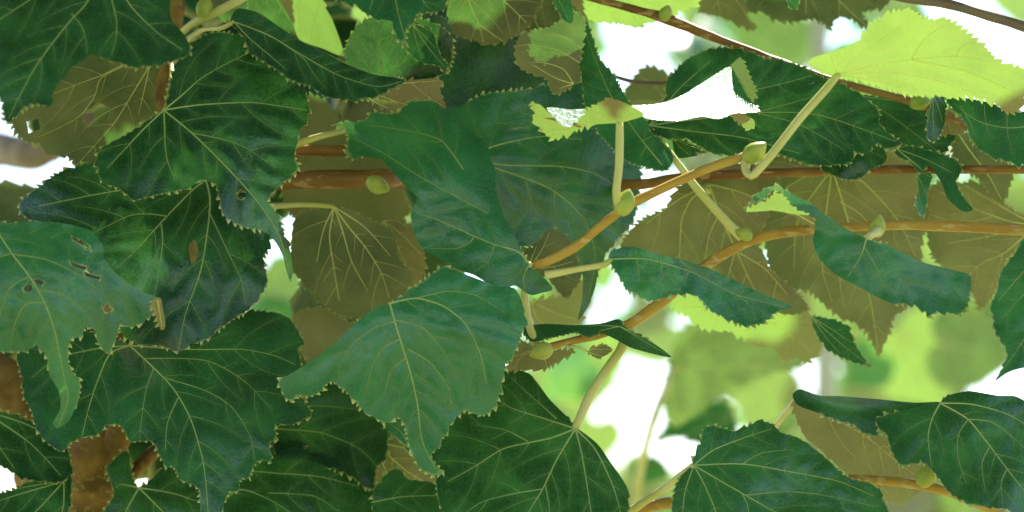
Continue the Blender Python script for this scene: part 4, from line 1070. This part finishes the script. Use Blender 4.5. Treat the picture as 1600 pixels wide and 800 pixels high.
over += [CAM + FWD * rc.uniform(-1.5, 0.30) + RGT * rc.uniform(-1.5, 1.4) + Vector((0, 0, rc.uniform(0.75, 1.6))) for _ in range(1300)]
tries = 0
while cnt < 4400 and tries < 24000:
    tries += 1
    if over:
        c = over.pop()
    h = rc.uniform(0.34, 1.15)                               # height above the view axis
    gx = rc.uniform(-0.75, 0.62)
    gz = rc.uniform(-0.30, 0.30)                             # where its shadow falls on the cluster
    foot = CAM + FWD * (FOCUS + rc.uniform(-0.10, 0.22)) + RGT * gx + UPV * gz
    t = (h - gz) / sun_vec.z
    if tries > 2300:
        c = foot + sun_vec * t
    s = rc.uniform(0.075, 0.12)
    rad = 0.60 * s
    skip = False
    for p, rr in tpts:
        w = c - p
        perp = (w - sun_vec * w.dot(sun_vec)).length
        if perp < rr + rad:
            skip = True
            break
    if skip:
        continue
    V3, TT, e, q = geo_cache[rc.randrange(3)]
    nrm = Vector((rc.gauss(0, .35), rc.gauss(-0.1, .35), 1)).normalized()
    az = rc.uniform(0, 2 * math.pi)
    R = np.array(frame_rot(Vector((math.cos(az), math.sin(az), -0.3)), nrm))
    P = (V3 - np.array([0, 0.42, 0])) @ R.T * s + np.array(c)
    V.append(P)
    T += [tuple(i + n for i in f) for f in TT]
    n += len(P)
    AT['edge'].append(e); AT['vd'].append(q); AT['tone'].append(np.full(len(P), 0.4)); AT['tl'].append(np.full(len(P), 0.2))
    UVs.append(V3[:, :2] * 2.2 + rc.uniform(0, 40))
    cnt += 1
shade_crown = link_mesh("shade_crown", np.vstack(V), T, [M_LEAF], tree, attrs={k: np.concatenate(v) for k, v in AT.items()}, uv=np.vstack(UVs))
shade_crown["kind"] = "stuff"

# ------------------------------------------------------------------ background
def ground_mesh():
    N_ = 40
    xs = np.concatenate([-np.geomspace(400, 0.5, N_), [0], np.geomspace(0.5, 400, N_)])
    vs, fs = [], []
    for yy in xs:
        for xx in xs:
            dd = math.hypot(xx, yy)
            vs.append((xx, yy, 0.05 * noise.noise(Vector((xx * .2, yy * .2, 0))) * min(1, dd / 4)))
    m = len(xs)
    for i in range(m - 1):
        for j in range(m - 1):
            fs.append((i * m + j, i * m + j + 1, (i + 1) * m + j + 1, (i + 1) * m + j))
    return vs, fs
M_GROUND = simple_mat("dry_lawn", (0.10, 0.13, 0.035), (0.24, 0.22, 0.10), 1.4, 0.9, 0.01, spec=0.1, c3=(0.30, 0.27, 0.16))
gv, gf = ground_mesh()
g = link_mesh("ground", gv, gf, [M_GROUND])
g["kind"] = "structure"

# nearer out-of-focus branch with the large olive leaf
br_blur = empty("linden_branch", unproj(1000, 760, FOCUS + 0.5), "out-of-focus green stalk with a large olive leaf behind the sharp foliage", "branch")
tube_px("stem", [(985, 860, 72), (1000, 740, 66), (1020, 660, 58), (1045, 590, 60), (1050, 572, 62)], [6, 6, 6, 5, 5], M_PET, br_blur)
leaf(br_blur, 62, [(1048, 560), (1055, 535), (1075, 505), (1150, 500), (1230, 530), (1258, 570), (1210, 583), (1145, 608), (1095, 640), (1055, 668), (1040, 650), (1036, 615)], b=(1050, 575), side=-1, s=(0.3, 0.5), tone=0.6, tr=0.02, grid=12, tipxy=(1255, 568), vr=2.0, label="large out-of-focus olive leaf seen from below")
leaf(br_blur, 75, [(1150, 655), (1130, 625), (1060, 650), (1022, 690), (1060, 684), (1110, 700), (1150, 690)], b=(1150, 650), s=(0, -0.6), tone=0.4, grid=12, tipxy=(1022, 690), vr=1.5)
leaf(br_blur, 90, [(985, 742), (1000, 720), (1020, 713), (1040, 725), (1042, 745), (1010, 755)], s=(0, -0.3), tone=0.3, grid=12, vr=1.0, dens=0)

old = empty("neighbour_tree", unproj(-40, 2300, FOCUS + 0.7), "pale beige limb of another tree showing through a gap beside the holed olive leaf", "tree")
tube_px("trunk", [(-330, 2600, 90), (-320, 1200, 90), (-300, 500, 85), (-250, 300, 80)], [90, 80, 70, 60], M_PALE, old, sides=14, rough=0.1)
tube_px("limb", [(-270, 340, 80), (-120, 250, 62), (-20, 232, 55), (60, 238, 50), (150, 182, 45), (260, 110, 45)], [44, 30, 27, 26, 22, 14], M_PALE, old, sides=14, rough=0.12)

bush = empty("linden_tree", unproj(1290, 2400, FOCUS + 1.9), "young blurred linden with pale slim trunk and lime-green sunlit leaves", "tree")
tube_px("trunk", [(1296, 1700, 190), (1292, 900, 190), (1290, 560, 190), (1286, 380, 190), (1282, 100, 190), (1276, -400, 190)], [20, 19, 17, 16, 14, 12], M_BIRCH, bush)
bush_leaves = [  # x, y, depth, size, tip angle, tone, tilt, under
    (1435, 570, 95, 150, 80, .95, 10, 1), (1400, 555, 120, 120, 60, .95, 10, 1), (1520, 545, 70, 130, 70, .45, 0, 1), (1470, 525, 140, 120, 110, .95, 0, 1),
    (1345, 585, 120, 100, 100, .45, 50, 0), (1335, 530, 150, 110, 60, .45, 20, 1), (1190, 620, 110, 110, 40, .95, 20, 1), 
    (1012, 525, 120, 100, 100, .95, 10, 1), (905, 585, 110, 130, 60, .95, 10, 1), (860, 610, 130, 110, 90, .95, 10, 1), 
    (935, 690, 120, 70, 90, .95, 10, 1), (1005, 772, 100, 110, 0, .95, 10, 1), 
    (1420, 800, 90, 140, 20, .95, 10, 1), (1500, 805, 90, 130, 160, .95, 10, 1), (1560, 800, 110, 110, 90, .95, 10, 1), (1225, 690, 130, 80, 60, .45, 10, 1),
    (1080, 62, 120, 90, 20, .45, 40, 0), (1130, 75, 110, 110, 10, .45, 50, 0), (1200, 62, 100, 120, 60, .45, 20, 1), (1190, 30, 130, 100, 110, .95, 0, 1), (1240, 95, 130, 70, 60, .95, 20, 1),
    (1420, 25, 150, 70, 30, .45, 10, 1), (1585, 0, 120, 70, 60, .95, 10, 1), (1100, 20, 170, 100, 60, .95, 10, 1),
    (432, 460, 90, 110, 60, .45, 10, 1), (440, 505, 70, 100, 20, .45, 40, 0), (620, 335, 90, 90, 60, .95, 10, 1), (232, 705, 90, 80, 60, .95, 10, 1), (590, 35, 90, 80, 30, .95, 10, 1), (575, 15, 110, 80, 30, .95, 10, 1), (690, 415, 80, 80, 60, .95, 10, 1),
    (1400, 400, 60, 110, 80, .95, 10, 1), (1590, 315, 60, 80, 60, .95, 10, 1), (1425, 205, 60, 60, 10, .95, 10, 1), (1300, 265, 80, 60, 10, .95, 10, 1), (890, 480, 100, 90, 80, .95, 10, 1), 
    (1560, 480, 120, 90, 90, .45, 0, 1), (1495, 480, 160, 90, 90, .45, 0, 1), (1375, 615, 150, 80, 60, .95, 10, 1), 
]
for (x, y, d, s, a, tn, tl, un) in bush_leaves:
    copy_leaf(bush, x, y, d * 2.0, s, a + random.uniform(-70, 70), tn, tl + random.uniform(-25, 35), random.uniform(-.3, .3), under=bool(un), veins=True)

far = empty("linden_tree", unproj(1180, 2300, FOCUS + 5.4), "distant linden wholly out of focus, sky showing between its small pale leaves", "tree")
tube_px("trunk", [(1190, 1500, 540), (1184, 800, 540), (1178, 400, 540), (1180, 0, 540), (1176, -300, 540)], [12, 10, 8, 7, 5], M_BIRCH, far)
for (x0, y0, x1, y1) in ((1180, 500, 1420, 330), (1180, 560, 960, 420), (1178, 300, 1020, 60), (1179, 200, 1380, 20)):
    tube_px("limb", [(x0, y0, 540), ((x0 + x1) / 2, (y0 + y1) / 2 + 14, 530), (x1, y1, 520)], [5, 4, 3], M_BIRCH, far, sides=6)
rf = random.Random(44)
far_gaps = [(1005, 585, 50), (1000, 85, 50), (1560, 90, 55), (1595, 600, 40), (965, 460, 20), (985, 690, 35), (1215, 590, 26), (1090, 705, 40), (1500, 20, 70), (1235, 58, 22)]
for i in range(300):
    x, y = rf.uniform(400, 1640) if i % 6 == 0 else rf.uniform(850, 1640), rf.uniform(-60, 860)
    if any((x - gx)**2 + (y - gy)**2 < (gr + 14)**2 for gx, gy, gr in far_gaps):
        continue
    copy_leaf(far, x, y, rf.uniform(430, 620), rf.uniform(38, 66), rf.uniform(10, 170), rf.choice((.95, .95, .45)), rf.uniform(-20, 80), rf.uniform(-.7, .7), under=rf.random() < 0.5)

# more of the young linden's foliage, farther back, with open sky left between
sky_gaps = [(1000, 590, 70), (1000, 85, 75), (1560, 90, 60), (1595, 600, 45), (965, 460, 28), (1050, 480, 30), (990, 690, 55), (1215, 590, 36), (1090, 705, 60), (1230, 55, 30), (1140, 110, 30), (1530, 590, 25), (1500, 20, 70), (1010, 320, 30), (440, 440, 20), (1300, 40, 25)]
for i in range(420):
    x, y = rb.uniform(830, 1640), rb.uniform(-60, 860)
    if any((x - gx)**2 + (y - gy)**2 < (gr + 34)**2 for gx, gy, gr in sky_gaps):
        continue
    if rb.random() < 0.3:
        continue
    copy_leaf(bush, x, y, rb.uniform(170, 330), rb.uniform(60, 105), rb.uniform(20, 160), rb.choice((.95, .95, .45)), rb.uniform(-10, 60), rb.uniform(-.5, .5), under=rb.random() < 0.6)
